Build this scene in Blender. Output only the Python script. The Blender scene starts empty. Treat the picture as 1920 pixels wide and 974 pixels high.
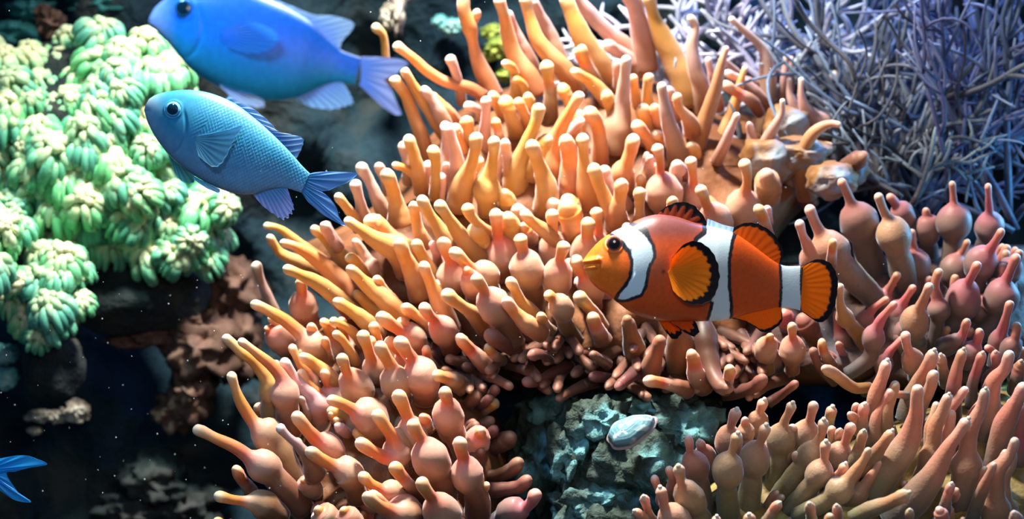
import bpy, math, random
import numpy as np
from mathutils import Vector, noise, Matrix

random.seed(7)
rng = np.random.default_rng(7)
C = bpy.context.scene.collection
SC = bpy.context.scene

# ------------------------------------------------------------------ camera, world, lights
FPX = 3200.0                                   # focal length in pixels of the 1920 px frame
cam_d = bpy.data.cameras.new('camera'); cam = bpy.data.objects.new('camera', cam_d); C.objects.link(cam)
cam_d.sensor_width = 36.0; cam_d.lens = 36.0 * FPX / 1920.0
cam.location = (0, 0, 0); cam.rotation_euler = (math.pi / 2, 0, 0)
cam_d.clip_end = 200
cam_d.dof.use_dof = True; cam_d.dof.focus_distance = 15.5
cam_d.dof.aperture_fstop = (cam_d.lens / 1000.0) / 0.17
SC.camera = cam

world = bpy.data.worlds.new('water_world'); SC.world = world; world.use_nodes = True
bg = world.node_tree.nodes['Background']
bg.inputs[0].default_value = (0.10, 0.32, 0.55, 1); bg.inputs[1].default_value = 0.22

def area(name, loc, aim, size, power, color, spread=180):
    l = bpy.data.lights.new(name, 'AREA'); l.shape = 'DISK'; l.size = size; l.energy = power; l.color = color
    l.spread = math.radians(spread)
    o = bpy.data.objects.new(name, l); C.objects.link(o); o.location = loc
    o.rotation_euler = (Vector(aim) - Vector(loc)).to_track_quat('-Z', 'Y').to_euler()
    return o
def spot(name, loc, aim, power, color, angle, blend=0.8, radius=0.5):
    l = bpy.data.lights.new(name, 'SPOT'); l.energy = power; l.color = color
    l.spot_size = math.radians(angle); l.spot_blend = blend; l.shadow_soft_size = radius
    o = bpy.data.objects.new(name, l); C.objects.link(o); o.location = loc
    o.rotation_euler = (Vector(aim) - Vector(loc)).to_track_quat('-Z', 'Y').to_euler()
    return o
area('aquarium_lamp', (-0.9, 15.0, 8.0), (-0.4, 17.0, 0.3), 1.4, 1450, (1.0, 0.95, 0.84), 100)
spot('coral_lamp', (-5.2, 14.6, 7.5), (-4.3, 18.0, 1.0), 2600, (0.62, 1.0, 0.92), 34, 0.9, 0.4)
area('blue_lamp', (5.5, 19.5, 7.0), (3.4, 17.8, 0.0), 2.0, 430, (0.24, 0.42, 1.0), 130)
area('blue_lamp_rear', (-1.0, 22.0, 8.0), (0.3, 17.5, 0.0), 2.0, 220, (0.40, 0.62, 1.0), 140)
area('blue_lamp_side', (7.0, 17.6, 1.0), (2.5, 16.5, -0.8), 1.5, 120, (0.15, 0.55, 1.0), 120)
area('blue_fill_left', (-3.6, 10.2, 5.4), (-2.6, 12.7, 1.2), 1.0, 52, (0.30, 0.62, 1.0), 60)  # added fill that brightens the blue fish
area('front_fill', (2.0, 1.0, 3.0), (1.0, 16, 0), 4.0, 170, (1.0, 0.88, 0.8), 120)  # added weak fill from the camera side

vs = SC.view_settings
vs.view_transform = 'Standard'; vs.look = 'None'; vs.exposure = 0.0; vs.gamma = 1.0; vs.use_curve_mapping = False
SC.cycles.use_denoising = True
SC.cycles.max_bounces = 6

# ------------------------------------------------------------------ helpers
def W(px, py, Y):
    return np.array([(px - 960.0) * Y / FPX, Y, (487.0 - py) * Y / FPX])

def thing(name, label, cat, loc, group=None):
    o = bpy.data.objects.new(name, None); C.objects.link(o); o.location = tuple(loc)
    o.empty_display_size = 0.1
    o['label'] = label; o['category'] = cat
    if group: o['group'] = group
    return o

class MB:
    def __init__(s): s.v = []; s.f = []; s.n = 0; s.t = []; s.c = []
    def add(s, v, f, t=None, c=None):
        v = np.asarray(v, float); s.v.append(v)
        s.f.extend([tuple(int(i) + s.n for i in q) for q in f]); s.n += len(v)
        s.t.append(np.zeros(len(v)) if t is None else np.asarray(t, float))
        s.c.append(np.ones((len(v), 3)) if c is None else np.asarray(c, float))
    def build(s, name, mat, parent=None, origin=None, smooth=True, kind=None, flat=False):
        v = np.concatenate(s.v); me = bpy.data.meshes.new(name)
        po = np.array(parent.location) if parent is not None and parent.type == 'EMPTY' and parent.parent is None else np.zeros(3)
        if parent is not None and parent.parent is not None:
            po = np.array(parent.parent.location) + np.array(parent.location)
        elif parent is not None and parent.type != 'EMPTY':
            po = np.array(parent.location)
        org = po if origin is None else np.asarray(origin, float)
        me.from_pydata([tuple(p) for p in (v - org)], [], s.f)
        me.polygons.foreach_set('use_smooth', [smooth] * len(me.polygons))
        a = me.attributes.new('t', 'FLOAT', 'POINT'); a.data.foreach_set('value', np.concatenate(s.t).astype(np.float32))
        c = np.concatenate(s.c)
        if not (c == 1).all():
            ca = me.attributes.new('col', 'FLOAT_COLOR', 'POINT')
            ca.data.foreach_set('color', np.hstack([c, np.ones((len(c), 1))]).astype(np.float32).ravel())
        me.materials.append(mat); me.update()
        o = bpy.data.objects.new(name, me); C.objects.link(o)
        if parent is not None: o.parent = parent
        o.location = tuple(org - po)
        if kind: o['kind'] = kind
        return o

def tube(path, rad, seg=12, cap=True):
    """closed tube along path (N,3) with radii (N)"""
    P = np.asarray(path, float); N = len(P)
    T = np.gradient(P, axis=0); T /= np.linalg.norm(T, axis=1)[:, None] + 1e-9
    up = np.array([0.13, 1, 0.21]); u = np.cross(T[0], up); u /= np.linalg.norm(u) + 1e-9
    ang = np.arange(seg) * 2 * math.pi / seg; ca, sa = np.cos(ang), np.sin(ang)
    V = np.zeros((N, seg, 3))
    for i in range(N):
        u = u - T[i] * np.dot(u, T[i]); u /= np.linalg.norm(u) + 1e-9
        w = np.cross(T[i], u)
        V[i] = P[i] + rad[i] * (ca[:, None] * u + sa[:, None] * w)
    v = V.reshape(-1, 3)
    i = np.arange(N - 1)[:, None] * seg; j = np.arange(seg)[None, :]; k = (j + 1) % seg
    f = np.stack([i + j, i + k, i + seg + k, i + seg + j], -1).reshape(-1, 4).tolist()
    if cap:
        f.append(list(range(seg))[::-1]); f.append(list(range((N - 1) * seg, N * seg)))
    return v, f

def crom(pts, n):
    """Catmull-Rom through rows of pts -> n rows evenly spaced in index space"""
    P = np.asarray(pts, float); P = np.vstack([2 * P[0] - P[1], P, 2 * P[-1] - P[-2]])
    m = len(P) - 3; out = []
    for q in np.linspace(0, m - 1e-6, n):
        i = int(q); t = q - i; a, b, c, d = P[i:i + 4]
        out.append(0.5 * ((2 * b) + (-a + c) * t + (2 * a - 5 * b + 4 * c - d) * t * t + (-a + 3 * b - 3 * c + d) * t ** 3))
    return np.array(out)

def fbm(p, s=1.0, o=4):
    return noise.fractal(Vector((p[0] * s, p[1] * s, p[2] * s)), 1.0, 2.0, o, noise_basis='PERLIN_ORIGINAL')

# ------------------------------------------------------------------ materials
def newmat(name):
    m = bpy.data.materials.new(name); m.use_nodes = True
    return m, m.node_tree.nodes, m.node_tree.links, m.node_tree.nodes['Principled BSDF']
def setin(b, **k):
    for n, v in k.items(): b.inputs[n.replace('_', ' ')].default_value = v
def ramp_node(N, stops):
    r = N.new('ShaderNodeValToRGB'); e = r.color_ramp.elements
    while len(e) > 1: e.remove(e[-1])
    e[0].position = stops[0][0]; e[0].color = (*stops[0][1], 1)
    for p, c in stops[1:]:
        x = e.new(p); x.color = (*c, 1)
    return r
def bump(N, L, b, scale, strength, dist=0.02, detail=4, kind='noise'):
    tc = N.new('ShaderNodeTexCoord')
    if kind == 'noise':
        t = N.new('ShaderNodeTexNoise'); t.inputs['Scale'].default_value = scale; t.inputs['Detail'].default_value = detail
    else:
        t = N.new('ShaderNodeTexVoronoi'); t.inputs['Scale'].default_value = scale
    L.new(tc.outputs['Object'], t.inputs['Vector'])
    bp = N.new('ShaderNodeBump'); bp.inputs['Strength'].default_value = strength; bp.inputs['Distance'].default_value = dist
    L.new(t.outputs[0], bp.inputs['Height']); L.new(bp.outputs['Normal'], b.inputs['Normal'])
def flesh(name, stops, sss=0.18, sheen=0.4, sheen_tint=(1, 0.8, 0.85), bscale=14, bstr=0.15, vary=0.10, rough=0.5, sr=(1.0, 0.45, 0.28)):
    m, N, L, b = newmat(name)
    at = N.new('ShaderNodeAttribute'); at.attribute_name = 't'
    r = ramp_node(N, stops); L.new(at.outputs['Fac'], r.inputs[0])
    oi = N.new('ShaderNodeObjectInfo')
    hs = N.new('ShaderNodeHueSaturation')
    mr = N.new('ShaderNodeMapRange'); mr.inputs['To Min'].default_value = 0.5 - vary * 0.18; mr.inputs['To Max'].default_value = 0.5 + vary * 0.14
    L.new(oi.outputs['Random'], mr.inputs[0]); L.new(mr.outputs[0], hs.inputs['Hue'])
    mv = N.new('ShaderNodeMapRange'); mv.inputs['To Min'].default_value = 1.15; mv.inputs['To Max'].default_value = 0.85
    L.new(oi.outputs['Random'], mv.inputs[0]); L.new(mv.outputs[0], hs.inputs['Value'])
    L.new(r.outputs[0], hs.inputs['Color'])
    # faint mottling
    tc = N.new('ShaderNodeTexCoord'); nz = N.new('ShaderNodeTexNoise'); nz.inputs['Scale'].default_value = 5; L.new(tc.outputs['Object'], nz.inputs['Vector'])
    mx = N.new('ShaderNodeMix'); mx.data_type = 'RGBA'; mx.blend_type = 'MULTIPLY'; mx.inputs[0].default_value = 0.35
    L.new(hs.outputs[0], mx.inputs[6]); L.new(nz.outputs['Fac'], mx.inputs[7]); L.new(mx.outputs[2], b.inputs['Base Color'])
    setin(b, Roughness=rough, Subsurface_Weight=sss, Subsurface_Scale=0.12, Sheen_Weight=sheen, Sheen_Roughness=0.35)
    b.inputs['Subsurface Radius'].default_value = sr; b.inputs['Sheen Tint'].default_value = (*sheen_tint, 1)
    b.inputs['Specular IOR Level'].default_value = 0.35
    bump(N, L, b, bscale, bstr, 0.015)
    return m
def mottled(name, c1, c2, c3, scale=2.0, rough=0.9, bstr=0.8, bdist=0.1, spec=0.3):
    m, N, L, b = newmat(name)
    tc = N.new('ShaderNodeTexCoord'); nz = N.new('ShaderNodeTexNoise'); nz.inputs['Scale'].default_value = scale; nz.inputs['Detail'].default_value = 7
    L.new(tc.outputs['Object'], nz.inputs['Vector'])
    r = ramp_node(N, [(0.36, c1), (0.52, c2), (0.68, c3)]); L.new(nz.outputs['Fac'], r.inputs[0]); L.new(r.outputs[0], b.inputs['Base Color'])
    bp = N.new('ShaderNodeBump'); bp.inputs['Strength'].default_value = bstr; bp.inputs['Distance'].default_value = bdist
    n2 = N.new('ShaderNodeTexNoise'); n2.inputs['Scale'].default_value = scale * 4; n2.inputs['Detail'].default_value = 6
    L.new(tc.outputs['Object'], n2.inputs['Vector']); L.new(n2.outputs['Fac'], bp.inputs['Height']); L.new(bp.outputs[0], b.inputs['Normal'])
    setin(b, Roughness=rough); b.inputs['Specular IOR Level'].default_value = spec
    return m
def colmat(name, rough=0.4, sss=0.0, transl=0.0, alpha=1.0, spec=0.5, bscale=0, bstr=0.1):
    m, N, L, b = newmat(name)
    at = N.new('ShaderNodeAttribute'); at.attribute_name = 'col'; L.new(at.outputs['Color'], b.inputs['Base Color'])
    setin(b, Roughness=rough, Subsurface_Weight=sss, Subsurface_Scale=0.08, Alpha=alpha); b.inputs['Specular IOR Level'].default_value = spec
    if bscale: bump(N, L, b, bscale, bstr, 0.01)
    if transl > 0:
        out = N['Material Output']; tr = N.new('ShaderNodeBsdfTranslucent'); L.new(at.outputs['Color'], tr.inputs[0])
        mx = N.new('ShaderNodeMixShader'); mx.inputs[0].default_value = transl
        L.new(b.outputs[0], mx.inputs[1]); L.new(tr.outputs[0], mx.inputs[2]); L.new(mx.outputs[0], out.inputs[0])
    return m
def plain(name, col, rough=0.4, spec=0.5):
    m, N, L, b = newmat(name)
    tc = N.new('ShaderNodeTexCoord'); nz = N.new('ShaderNodeTexNoise'); nz.inputs['Scale'].default_value = 9; L.new(tc.outputs['Object'], nz.inputs['Vector'])
    d = tuple(c * 0.75 for c in col)
    r = ramp_node(N, [(0.3, d), (0.7, col)]); L.new(nz.outputs['Fac'], r.inputs[0]); L.new(r.outputs[0], b.inputs['Base Color'])
    setin(b, Roughness=rough); b.inputs['Specular IOR Level'].default_value = spec
    return m

M = {}
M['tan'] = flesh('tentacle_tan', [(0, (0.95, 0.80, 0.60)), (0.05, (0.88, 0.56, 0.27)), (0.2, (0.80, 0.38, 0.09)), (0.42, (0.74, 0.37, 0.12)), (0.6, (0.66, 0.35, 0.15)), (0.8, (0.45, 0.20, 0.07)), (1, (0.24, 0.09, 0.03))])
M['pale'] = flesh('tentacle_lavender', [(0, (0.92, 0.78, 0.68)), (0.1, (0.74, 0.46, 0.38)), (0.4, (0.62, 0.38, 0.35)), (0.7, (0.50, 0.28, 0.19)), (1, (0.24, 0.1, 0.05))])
M['pink'] = flesh('tentacle_orange_pink', [(0, (0.98, 0.76, 0.52)), (0.05, (0.90, 0.56, 0.28)), (0.18, (0.80, 0.34, 0.08)), (0.34, (0.74, 0.22, 0.07)), (0.42, (0.72, 0.28, 0.19)), (0.48, (0.62, 0.37, 0.25)), (0.60, (0.42, 0.23, 0.13)), (0.74, (0.25, 0.11, 0.05)), (1, (0.11, 0.045, 0.02))], bscale=26)  # brown stalk, darkened further to the base as shade between bulbs
M['dim'] = flesh('tentacle_shade_tone', [(0, (0.42, 0.20, 0.14)), (0.15, (0.24, 0.09, 0.06)), (0.5, (0.12, 0.045, 0.03)), (1, (0.05, 0.02, 0.012))], sheen=0.15)  # darkened palette: shade put into the colour of the dim tentacles
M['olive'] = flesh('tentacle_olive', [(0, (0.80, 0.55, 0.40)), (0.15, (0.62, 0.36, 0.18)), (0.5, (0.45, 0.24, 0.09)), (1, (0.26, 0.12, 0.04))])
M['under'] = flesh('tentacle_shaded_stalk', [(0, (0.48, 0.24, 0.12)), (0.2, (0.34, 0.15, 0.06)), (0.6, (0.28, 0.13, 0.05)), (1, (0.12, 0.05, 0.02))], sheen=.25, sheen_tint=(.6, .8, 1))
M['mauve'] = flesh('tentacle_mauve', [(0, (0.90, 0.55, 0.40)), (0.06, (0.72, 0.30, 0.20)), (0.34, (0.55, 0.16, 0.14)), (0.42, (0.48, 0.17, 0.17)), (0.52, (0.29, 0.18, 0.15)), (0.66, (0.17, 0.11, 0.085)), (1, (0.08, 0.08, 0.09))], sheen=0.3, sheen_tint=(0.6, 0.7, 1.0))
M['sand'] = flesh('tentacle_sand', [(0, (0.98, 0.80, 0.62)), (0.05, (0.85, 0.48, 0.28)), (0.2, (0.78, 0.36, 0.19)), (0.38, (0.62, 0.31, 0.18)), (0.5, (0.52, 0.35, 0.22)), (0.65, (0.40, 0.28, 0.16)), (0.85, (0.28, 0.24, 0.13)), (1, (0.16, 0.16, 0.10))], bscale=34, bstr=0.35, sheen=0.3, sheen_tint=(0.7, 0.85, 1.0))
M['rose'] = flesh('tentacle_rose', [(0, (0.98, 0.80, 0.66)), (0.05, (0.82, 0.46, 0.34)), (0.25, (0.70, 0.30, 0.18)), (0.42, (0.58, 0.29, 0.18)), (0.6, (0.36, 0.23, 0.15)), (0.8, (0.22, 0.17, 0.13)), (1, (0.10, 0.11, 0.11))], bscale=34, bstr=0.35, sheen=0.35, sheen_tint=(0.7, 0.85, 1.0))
M['bodyA'] = mottled('anemone_flesh', (0.10, 0.035, 0.015), (0.17, 0.065, 0.025), (0.24, 0.10, 0.045), 1.6, 0.6, 0.3)
M['bodyB'] = mottled('anemone_flesh_dark', (0.07, 0.035, 0.03), (0.11, 0.06, 0.05), (0.10, 0.10, 0.12), 1.6, 0.6, 0.3)
M['bodyC'] = mottled('anemone_flesh_olive', (0.14, 0.10, 0.04), (0.28, 0.20, 0.07), (0.36, 0.32, 0.10), 2.5, 0.6, 0.3)

# ------------------------------------------------------------------ tentacles traced one by one
def make_tentacle(parent, pts, D, mat, seg=14, nip=False, lean=0.5, name='tentacle', into=None):
    """pts: rows (px, py, r) tip -> base in photo pixels, D: depth of the tentacle's middle"""
    P = np.asarray(pts, float)
    n = len(P)
    if n == 2: P = np.vstack([P[0], (P[0] + P[1]) / 2, P[1]]); n = 3
    d = np.r_[0, np.cumsum(np.linalg.norm(np.diff(P[:, :2], axis=0), axis=1))]
    L = d[-1]
    rr = P[:, 2].copy(); kb = None
    for k in range(1, n - 1):                                # find the bulb
        if rr[k] > 1.5 * rr[k - 1] and rr[k] >= rr[min(k + 1, n - 1)] * 1.05: kb = k; break
    if kb is None and rr[-1] > 1.7 * rr[-2]: kb = n - 1
    R = 0; s0 = 0
    if kb is not None:
        R = rr[kb]; s0 = d[kb]
        rr[kb] = (rr[kb - 1] + (rr[kb + 1] if kb < n - 1 else R * 0.75)) / 2
        if kb == n - 1:                                       # give it a stalk behind the bulb
            dr = P[-1, :2] - P[-2, :2]; dr /= np.linalg.norm(dr) + 1e-6
            P = np.vstack([P, [*(P[-1, :2] + dr * R * 1.3), R * 0.6]]); rr = np.r_[rr, R * 0.6]
            d = np.r_[d, d[-1] + R * 1.3]; L = d[-1]; n += 1
    # resample
    fine = crom(np.c_[P[:, :2], rr, d], 60 if n > 2 else 30)
    fd = np.r_[0, np.cumsum(np.linalg.norm(np.diff(fine[:, :2], axis=0), axis=1))]
    r0 = fine[0, 2] * 1.08
    s = np.r_[r0 * (1 - np.cos(np.linspace(0.12, 1.35, 6))), np.linspace(r0 * 0.95, fd[-1], 30)]
    x = np.interp(s, fd, fine[:, 0]); y = np.interp(s, fd, fine[:, 1]); r = np.interp(s, fd, np.maximum(fine[:, 2], 2))
    # slightly swollen tip followed by a waist
    r = r * (1 + 0.12 * np.exp(-((s - r0 * 0.9) / (r0 * 0.8)) ** 2) - 0.10 * np.exp(-((s - r0 * 3.6) / (r0 * 1.6)) ** 2))
    sc = np.interp(s, fd, np.interp(fine[:, 3], d, d))
    if R > 0:
        sb = np.interp(s0, fine[:, 3], fd)
        el = 1.06
        sph = np.sqrt(np.clip(1 - ((s - sb) / (R * el)) ** 2, 0, None)) * R
        k = R * 0.16                                          # smooth maximum
        h = np.clip(0.5 + 0.5 * (sph - r) / k, 0, 1)
        r = r * (1 - h) + sph * h + k * h * (1 - h)
        j0 = max(sb - R, r0)
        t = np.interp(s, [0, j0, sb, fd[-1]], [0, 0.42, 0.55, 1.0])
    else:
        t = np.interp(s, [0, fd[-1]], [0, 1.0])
    capr = np.sqrt(np.clip(r0 ** 2 - (r0 - np.minimum(s, r0)) ** 2, 0, None))
    r = np.where(s < r0, np.minimum(r, capr * 1.05), r)
    u = s / fd[-1]
    ph = random.random() * 6
    Y = D + lean * (u - 0.45) + 0.04 * np.sin(u * 5 + ph)
    scale = Y / FPX
    path = np.c_[(x - 960) * scale, Y, (487 - y) * scale]
    v, f = tube(path, r * scale, seg)
    # organic unevenness
    ph = rng.uniform(0, 6, 3)
    wob = 1 + 0.0
    V = v.reshape(len(path), seg, 3)
    c = path[:, None, :]
    a = np.arange(seg) * 2 * math.pi / seg
    m = 1 + 0.035 * np.sin(2 * a[None, :] + ph[0] + u[:, None] * 7) + 0.02 * np.sin(u[:, None] * 31 + ph[1] + a[None, :])
    V = c + (V - c) * m[:, :, None]
    mb = into or MB(); mb.add(V.reshape(-1, 3), f, np.repeat(t, seg))
    if into is not None: return None
    if nip:                                                   # the little bead at the end
        tip = path[0]; dr = path[0] - path[3]; dr /= np.linalg.norm(dr)
        q = np.linspace(-1, 1, 6)
        pr = r0 * scale[0] * 0.42
        pv, pf = tube([tip + dr * pr * (0.3 + k * 0.95) for k in q], pr * np.sqrt(np.clip(1.02 - q ** 2, 0, 1)), 8)
        mb.add(pv, pf, np.zeros(len(pv)))
    return mb.build(name, mat, parent, origin=path[-1])

def tile(ox, oy, s, rows):
    """rows: (region, material, depth offset, [x,y,r, x,y,r ...]) in crop coordinates -> photo pixels"""
    out = []
    for row in rows:
        reg, mk, dz, c = row
        a = np.array(c, float).reshape(-1, 3)
        out.append((reg, mk, dz, np.c_[ox + a[:, 0] / s, oy + a[:, 1] / s, a[:, 2] / s]))
    return out
TT = []
TT += tile(340, 400, 3.248, [
 ('A','tan',.35,(500,75,22,600,95,25,720,190,35,850,300,55)),
 ('A','tan',.2,(530,135,24,600,240,32,700,290,40,820,360,60)),
 ('A','tan',.1,(600,175,24,720,215,35,860,310,50,960,420,75,1050,560,90)),
 ('A','tan',.2,(795,85,27,870,150,35,960,250,50,1040,340,70)),
 ('A','pale',.4,(865,55,27,905,110,28,960,200,35)),
 ('A','tan',.0,(995,35,27,1080,90,38,1200,170,60,1330,230,90,1400,330,110)),
 ('A','pale',.3,(1050,160,22,1100,230,35,1150,330,60)),
 ('A','tan',.15,(1000,265,28,1060,290,35,1120,380,50)),
 ('A','tan',.0,(1015,325,30,1110,420,45,1230,520,60,1340,640,80)),
 ('A','tan',.0,(620,330,30,700,365,35,820,420,45,930,500,55,1040,600,60)),
 ('A','pale',.6,(450,300,32,480,400,30,520,500,35,560,600,40,620,760,45)),
 ('A','pink',.0,(425,545,28,520,590,35,640,660,40,720,730,45,800,810,100,900,950,80)),
 ('A','pink',.3,(510,695,24,550,720,28,610,765,95,680,850,80)),
 ('A','pink',.3,(725,400,30,735,480,34,745,580,92,800,700,70)),
 ('A','tan',.0,(930,530,28,1000,570,40,1100,640,50,1200,740,60)),
 ('A','pink',.15,(850,655,27,920,700,30,980,780,40)),
 ('A','tan',.05,(905,650,24,1000,690,28,1060,740,32,1120,820,40)),
 ('A','pink',.15,(785,680,30,810,740,32,850,800,40)),
 ('A','tan',.05,(925,725,24,980,770,27,1040,860,30,1080,960,35)),
 ('A','tan',.0,(1200,610,30,1270,670,38,1340,720,42,1400,800,50)),
 ('A','pink',.1,(870,760,25,890,840,28,900,900,40)),
 ('A','tan',.0,(725,865,28,810,920,40,900,990,48,960,1080,50)),
 ('A','tan',.1,(1180,390,28,1230,460,32,1290,540,40)),
])
TT += tile(340, 680, 3.312, [
 ('L','tan',.0,(260,-167,27,357,-80,36,449,-9,38,520,90,45,560,180,85,570,300,80,600,420,70)),
 ('L','pink',-.1,(357,-142,26,438,-80,30,551,11,36,620,90,42,645,200,92,660,320,80,680,450,70)),
 ('L','pink',.0,(305,60,30,330,150,32,375,260,38,440,360,40,490,410,50,535,450,102,620,600,95,700,800,100)),
 ('L','pink',-.05,(70,415,32,130,430,38,230,480,38,340,530,42,420,590,48,510,645,105,620,760,80,760,920,80)),
 ('L','pink',.4,(335,650,32,370,720,38,420,780,45,450,850,60)),
 ('L','pink',.1,(210,825,36,300,850,34,400,865,40,500,880,92,600,960,90)),
 ('L','pink',.1,(200,975,32,260,1020,35,330,1060,80)),
 ('L','pink',.5,(470,260,32,500,310,40,540,380,50)),
 ('L','pale',-.25,(600,390,28,650,450,28,720,510,32,790,600,45,830,700,70)),
 ('L','pink',-.15,(700,310,36,750,380,42,820,460,46,860,490,50,920,530,88,1000,640,60)),
 ('L','pink',-.1,(780,540,36,850,590,40,920,630,42,970,650,48,1040,690,98,1100,850,70)),
 ('L','pale',.2,(630,-20,30,700,90,35,780,180,50,850,270,80,880,380,70)),
 ('L','pale',.3,(740,215,18,770,280,22,800,360,30)),
 ('L','pink',.0,(990,-50,34,1020,40,35,1050,100,42,1090,160,105,1120,260,80)),
 ('L','pink',.0,(905,225,32,980,250,38,1060,290,42,1100,310,50,1175,340,112,1260,500,80)),
 ('L','pale',.3,(960,385,27,1000,420,35,1040,450,45)),
 ('L','pink',.0,(1090,480,36,1150,530,42,1220,570,42,1280,590,50,1350,560,85)),
 ('L','pink',.0,(1200,300,36,1260,390,42,1310,450,48,1380,490,92,1400,600,90)),
 ('L','pink',.0,(1110,690,34,1170,750,36,1240,790,42,1320,820,85,1380,950,60)),
 ('L','pink',-.2,(1140,815,36,1190,870,42,1260,910,48,1310,930,55,1390,940,95)),
 ('L','pink',.1,(1116,-193,38,1150,-110,36,1180,-20,42,1210,60,85,1230,150,60)),
 ('L','pink',-.1,(840,900,30,860,930,40,900,960,85)),
 ('L','pink',-.1,(1000,900,30,1020,940,36,1050,1000,90)),
 ('L','dim',.4,(960,600,30,1020,640,34,1120,700,40)),
])
TT += tile(700, 400, 3.248, [
 ('A','tan',.1,(150,155,38,190,260,50,260,400,70,300,500,90)),
 ('A','tan',.1,(250,165,32,300,260,38,350,360,50,400,460,60)),
 ('A','pale',.2,(355,175,24,380,240,28,400,320,40)),
 ('A','pink',.0,(415,155,40,450,240,38,470,310,38,480,400,98,500,500,80)),
 ('A','pink',-.2,(475,225,40,530,270,38,590,330,38,685,375,82,720,480,60)),
 ('A','pink',-.1,(560,330,25,580,370,35,600,430,72,620,520,50)),
 ('A','pink',-.35,(610,380,38,650,430,36,690,500,38,740,570,105,780,660,80,850,800,80)),
 ('A','tan',.05,(300,300,34,330,380,36,370,470,45,420,580,60,470,700,70)),
 ('A','tan',-.15,(425,475,40,490,530,42,560,580,42,620,620,55,680,700,60)),
 ('A','tan',.0,(180,565,32,240,610,36,310,665,36,360,720,45)),
 ('A','pink',-.1,(295,555,36,340,620,36,385,665,40,430,720,85,480,830,70)),
 ('A','pink',-.1,(30,615,38,90,665,42,160,710,42,240,750,78,290,840,70)),
 ('A','tan',.05,(150,650,30,200,685,30,260,730,40)),
 ('A','pink',.1,(745,-20,40,750,60,36,760,150,36,770,190,42,775,270,108,800,400,80)),
 ('A','pink',-.1,(890,130,42,905,200,36,920,255,42,935,340,108,970,470,65,980,600,65)),
 ('A','pink',.2,(1090,-20,38,1090,60,34,1095,140,38,1100,240,102,1110,340,70)),
 ('A','pink',-.1,(1170,175,40,1140,260,32,1130,310,38,1120,390,97,1130,500,55,1150,600,50)),
 ('A','pink',.15,(1310,30,42,1305,110,38,1300,170,45,1290,250,100,1300,350,70)),
 ('A','pink',-.05,(1220,265,42,1250,320,36,1275,370,40,1330,450,85,1330,560,70)),
 ('A','tan',.3,(670,150,37,660,230,38,650,320,45)),
 ('A','tan',-.1,(825,400,34,860,460,34,900,540,40,950,590,45,1020,680,50)),
 ('A','pink',-.1,(1045,490,34,1090,515,32,1145,575,76,1170,680,50,1250,780,40)),
 ('A','pink',-.1,(1015,610,28,1040,670,32,1090,720,40)),
 ('A','tan',-.3,(800,520,34,850,590,40,930,670,60,1030,740,55)),
 ('A','tan',-.1,(1235,490,42,1290,550,40,1350,620,45,1400,700,45)),
 ('A','pink',-.1,(1330,610,40,1350,680,42,1400,780,70)),
 ('A','pink',.05,(515,745,32,560,800,40,640,880,50,720,960,60)),
 ('A','dim',.0,(690,725,44,760,780,50,860,840,45,950,900,40)),
 ('A','dim',-.1,(945,870,34,1020,860,32,1080,900,30)),
 ('A','pink',.0,(690,800,27,720,850,30,780,900,40)),
 ('A','pink',.0,(320,810,24,330,880,30,360,940,40)),
 ('A','tan',.3,(910,-20,28,960,60,38,1040,120,45,1100,200,60)),
 ('A','dim',.1,(1310,850,22,1360,870,26,1420,900,30)),
 ('A','pink',.2,(905,70,30,930,100,40,960,160,60)),
])
TT += tile(700, 680, 3.312, [
 ('L','pink',-.05,(30,-122,38,72,-40,42,110,20,46,140,125,98,180,240,70)),
 ('L','pink',-.05,(153,-152,44,195,-80,42,245,-10,48,300,90,115,330,230,80)),
 ('L','pink',.2,(370,75,36,430,90,36,500,110,60,560,160,60)),
 ('L','pink',.0,(145,180,42,185,270,42,215,345,45,240,450,102,250,560,80)),
 ('L','pink',-.2,(230,360,38,270,430,40,310,495,44,355,600,122,420,740,90,450,850,80)),
 ('L','pink',-.0,(10,300,38,70,390,42,120,470,46,140,570,85,180,680,70)),
 ('L','pink',.0,(435,160,40,455,220,38,463,265,42,465,340,98,500,430,70,560,560,70)),
 ('L','pink',-.1,(530,470,42,550,560,40,570,630,46,585,705,105,640,820,80,650,950,80)),
 ('L','pink',-.1,(115,625,38,170,700,42,230,770,45,290,850,60)),
 ('L','pink',-.2,(285,720,40,330,800,42,380,860,48,430,950,118,450,1100,100)),
 ('L','pink',-.1,(-20,810,38,50,880,46,105,920,52,205,935,108,250,1050,80)),
 ('L','pink',.1,(300,330,30,320,360,36,330,420,60)),
 ('L','pink',.2,(670,410,36,660,450,32,640,500,82,620,600,60)),
 ('L','dim',.5,(655,185,45,620,230,42,560,300,45)),
 ('L','pink',.6,(770,235,36,730,270,34,660,320,38)),
 ('L','dim',.6,(745,350,34,690,390,40,620,420,40)),
 ('L','dim',.5,(870,450,45,800,500,60,700,530,60)),
 ('L','dim',.4,(910,605,42,870,660,45,780,700,45,660,710,40)),
 ('L','dim',.3,(970,715,38,910,770,42,800,790,50,680,800,50)),
 ('L','mauve',.0,(1015,800,46,980,870,36,930,910,42,860,925,88,780,1000,80)),
 ('A','dim',.2,(930,120,34,1010,120,34,1100,80,40,1220,20,40)),
 ('A','dim',.2,(1345,90,30,1400,90,35,1500,110,40)),
 ('L','pink',.1,(715,750,24,680,790,30,640,840,40)),
])
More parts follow.
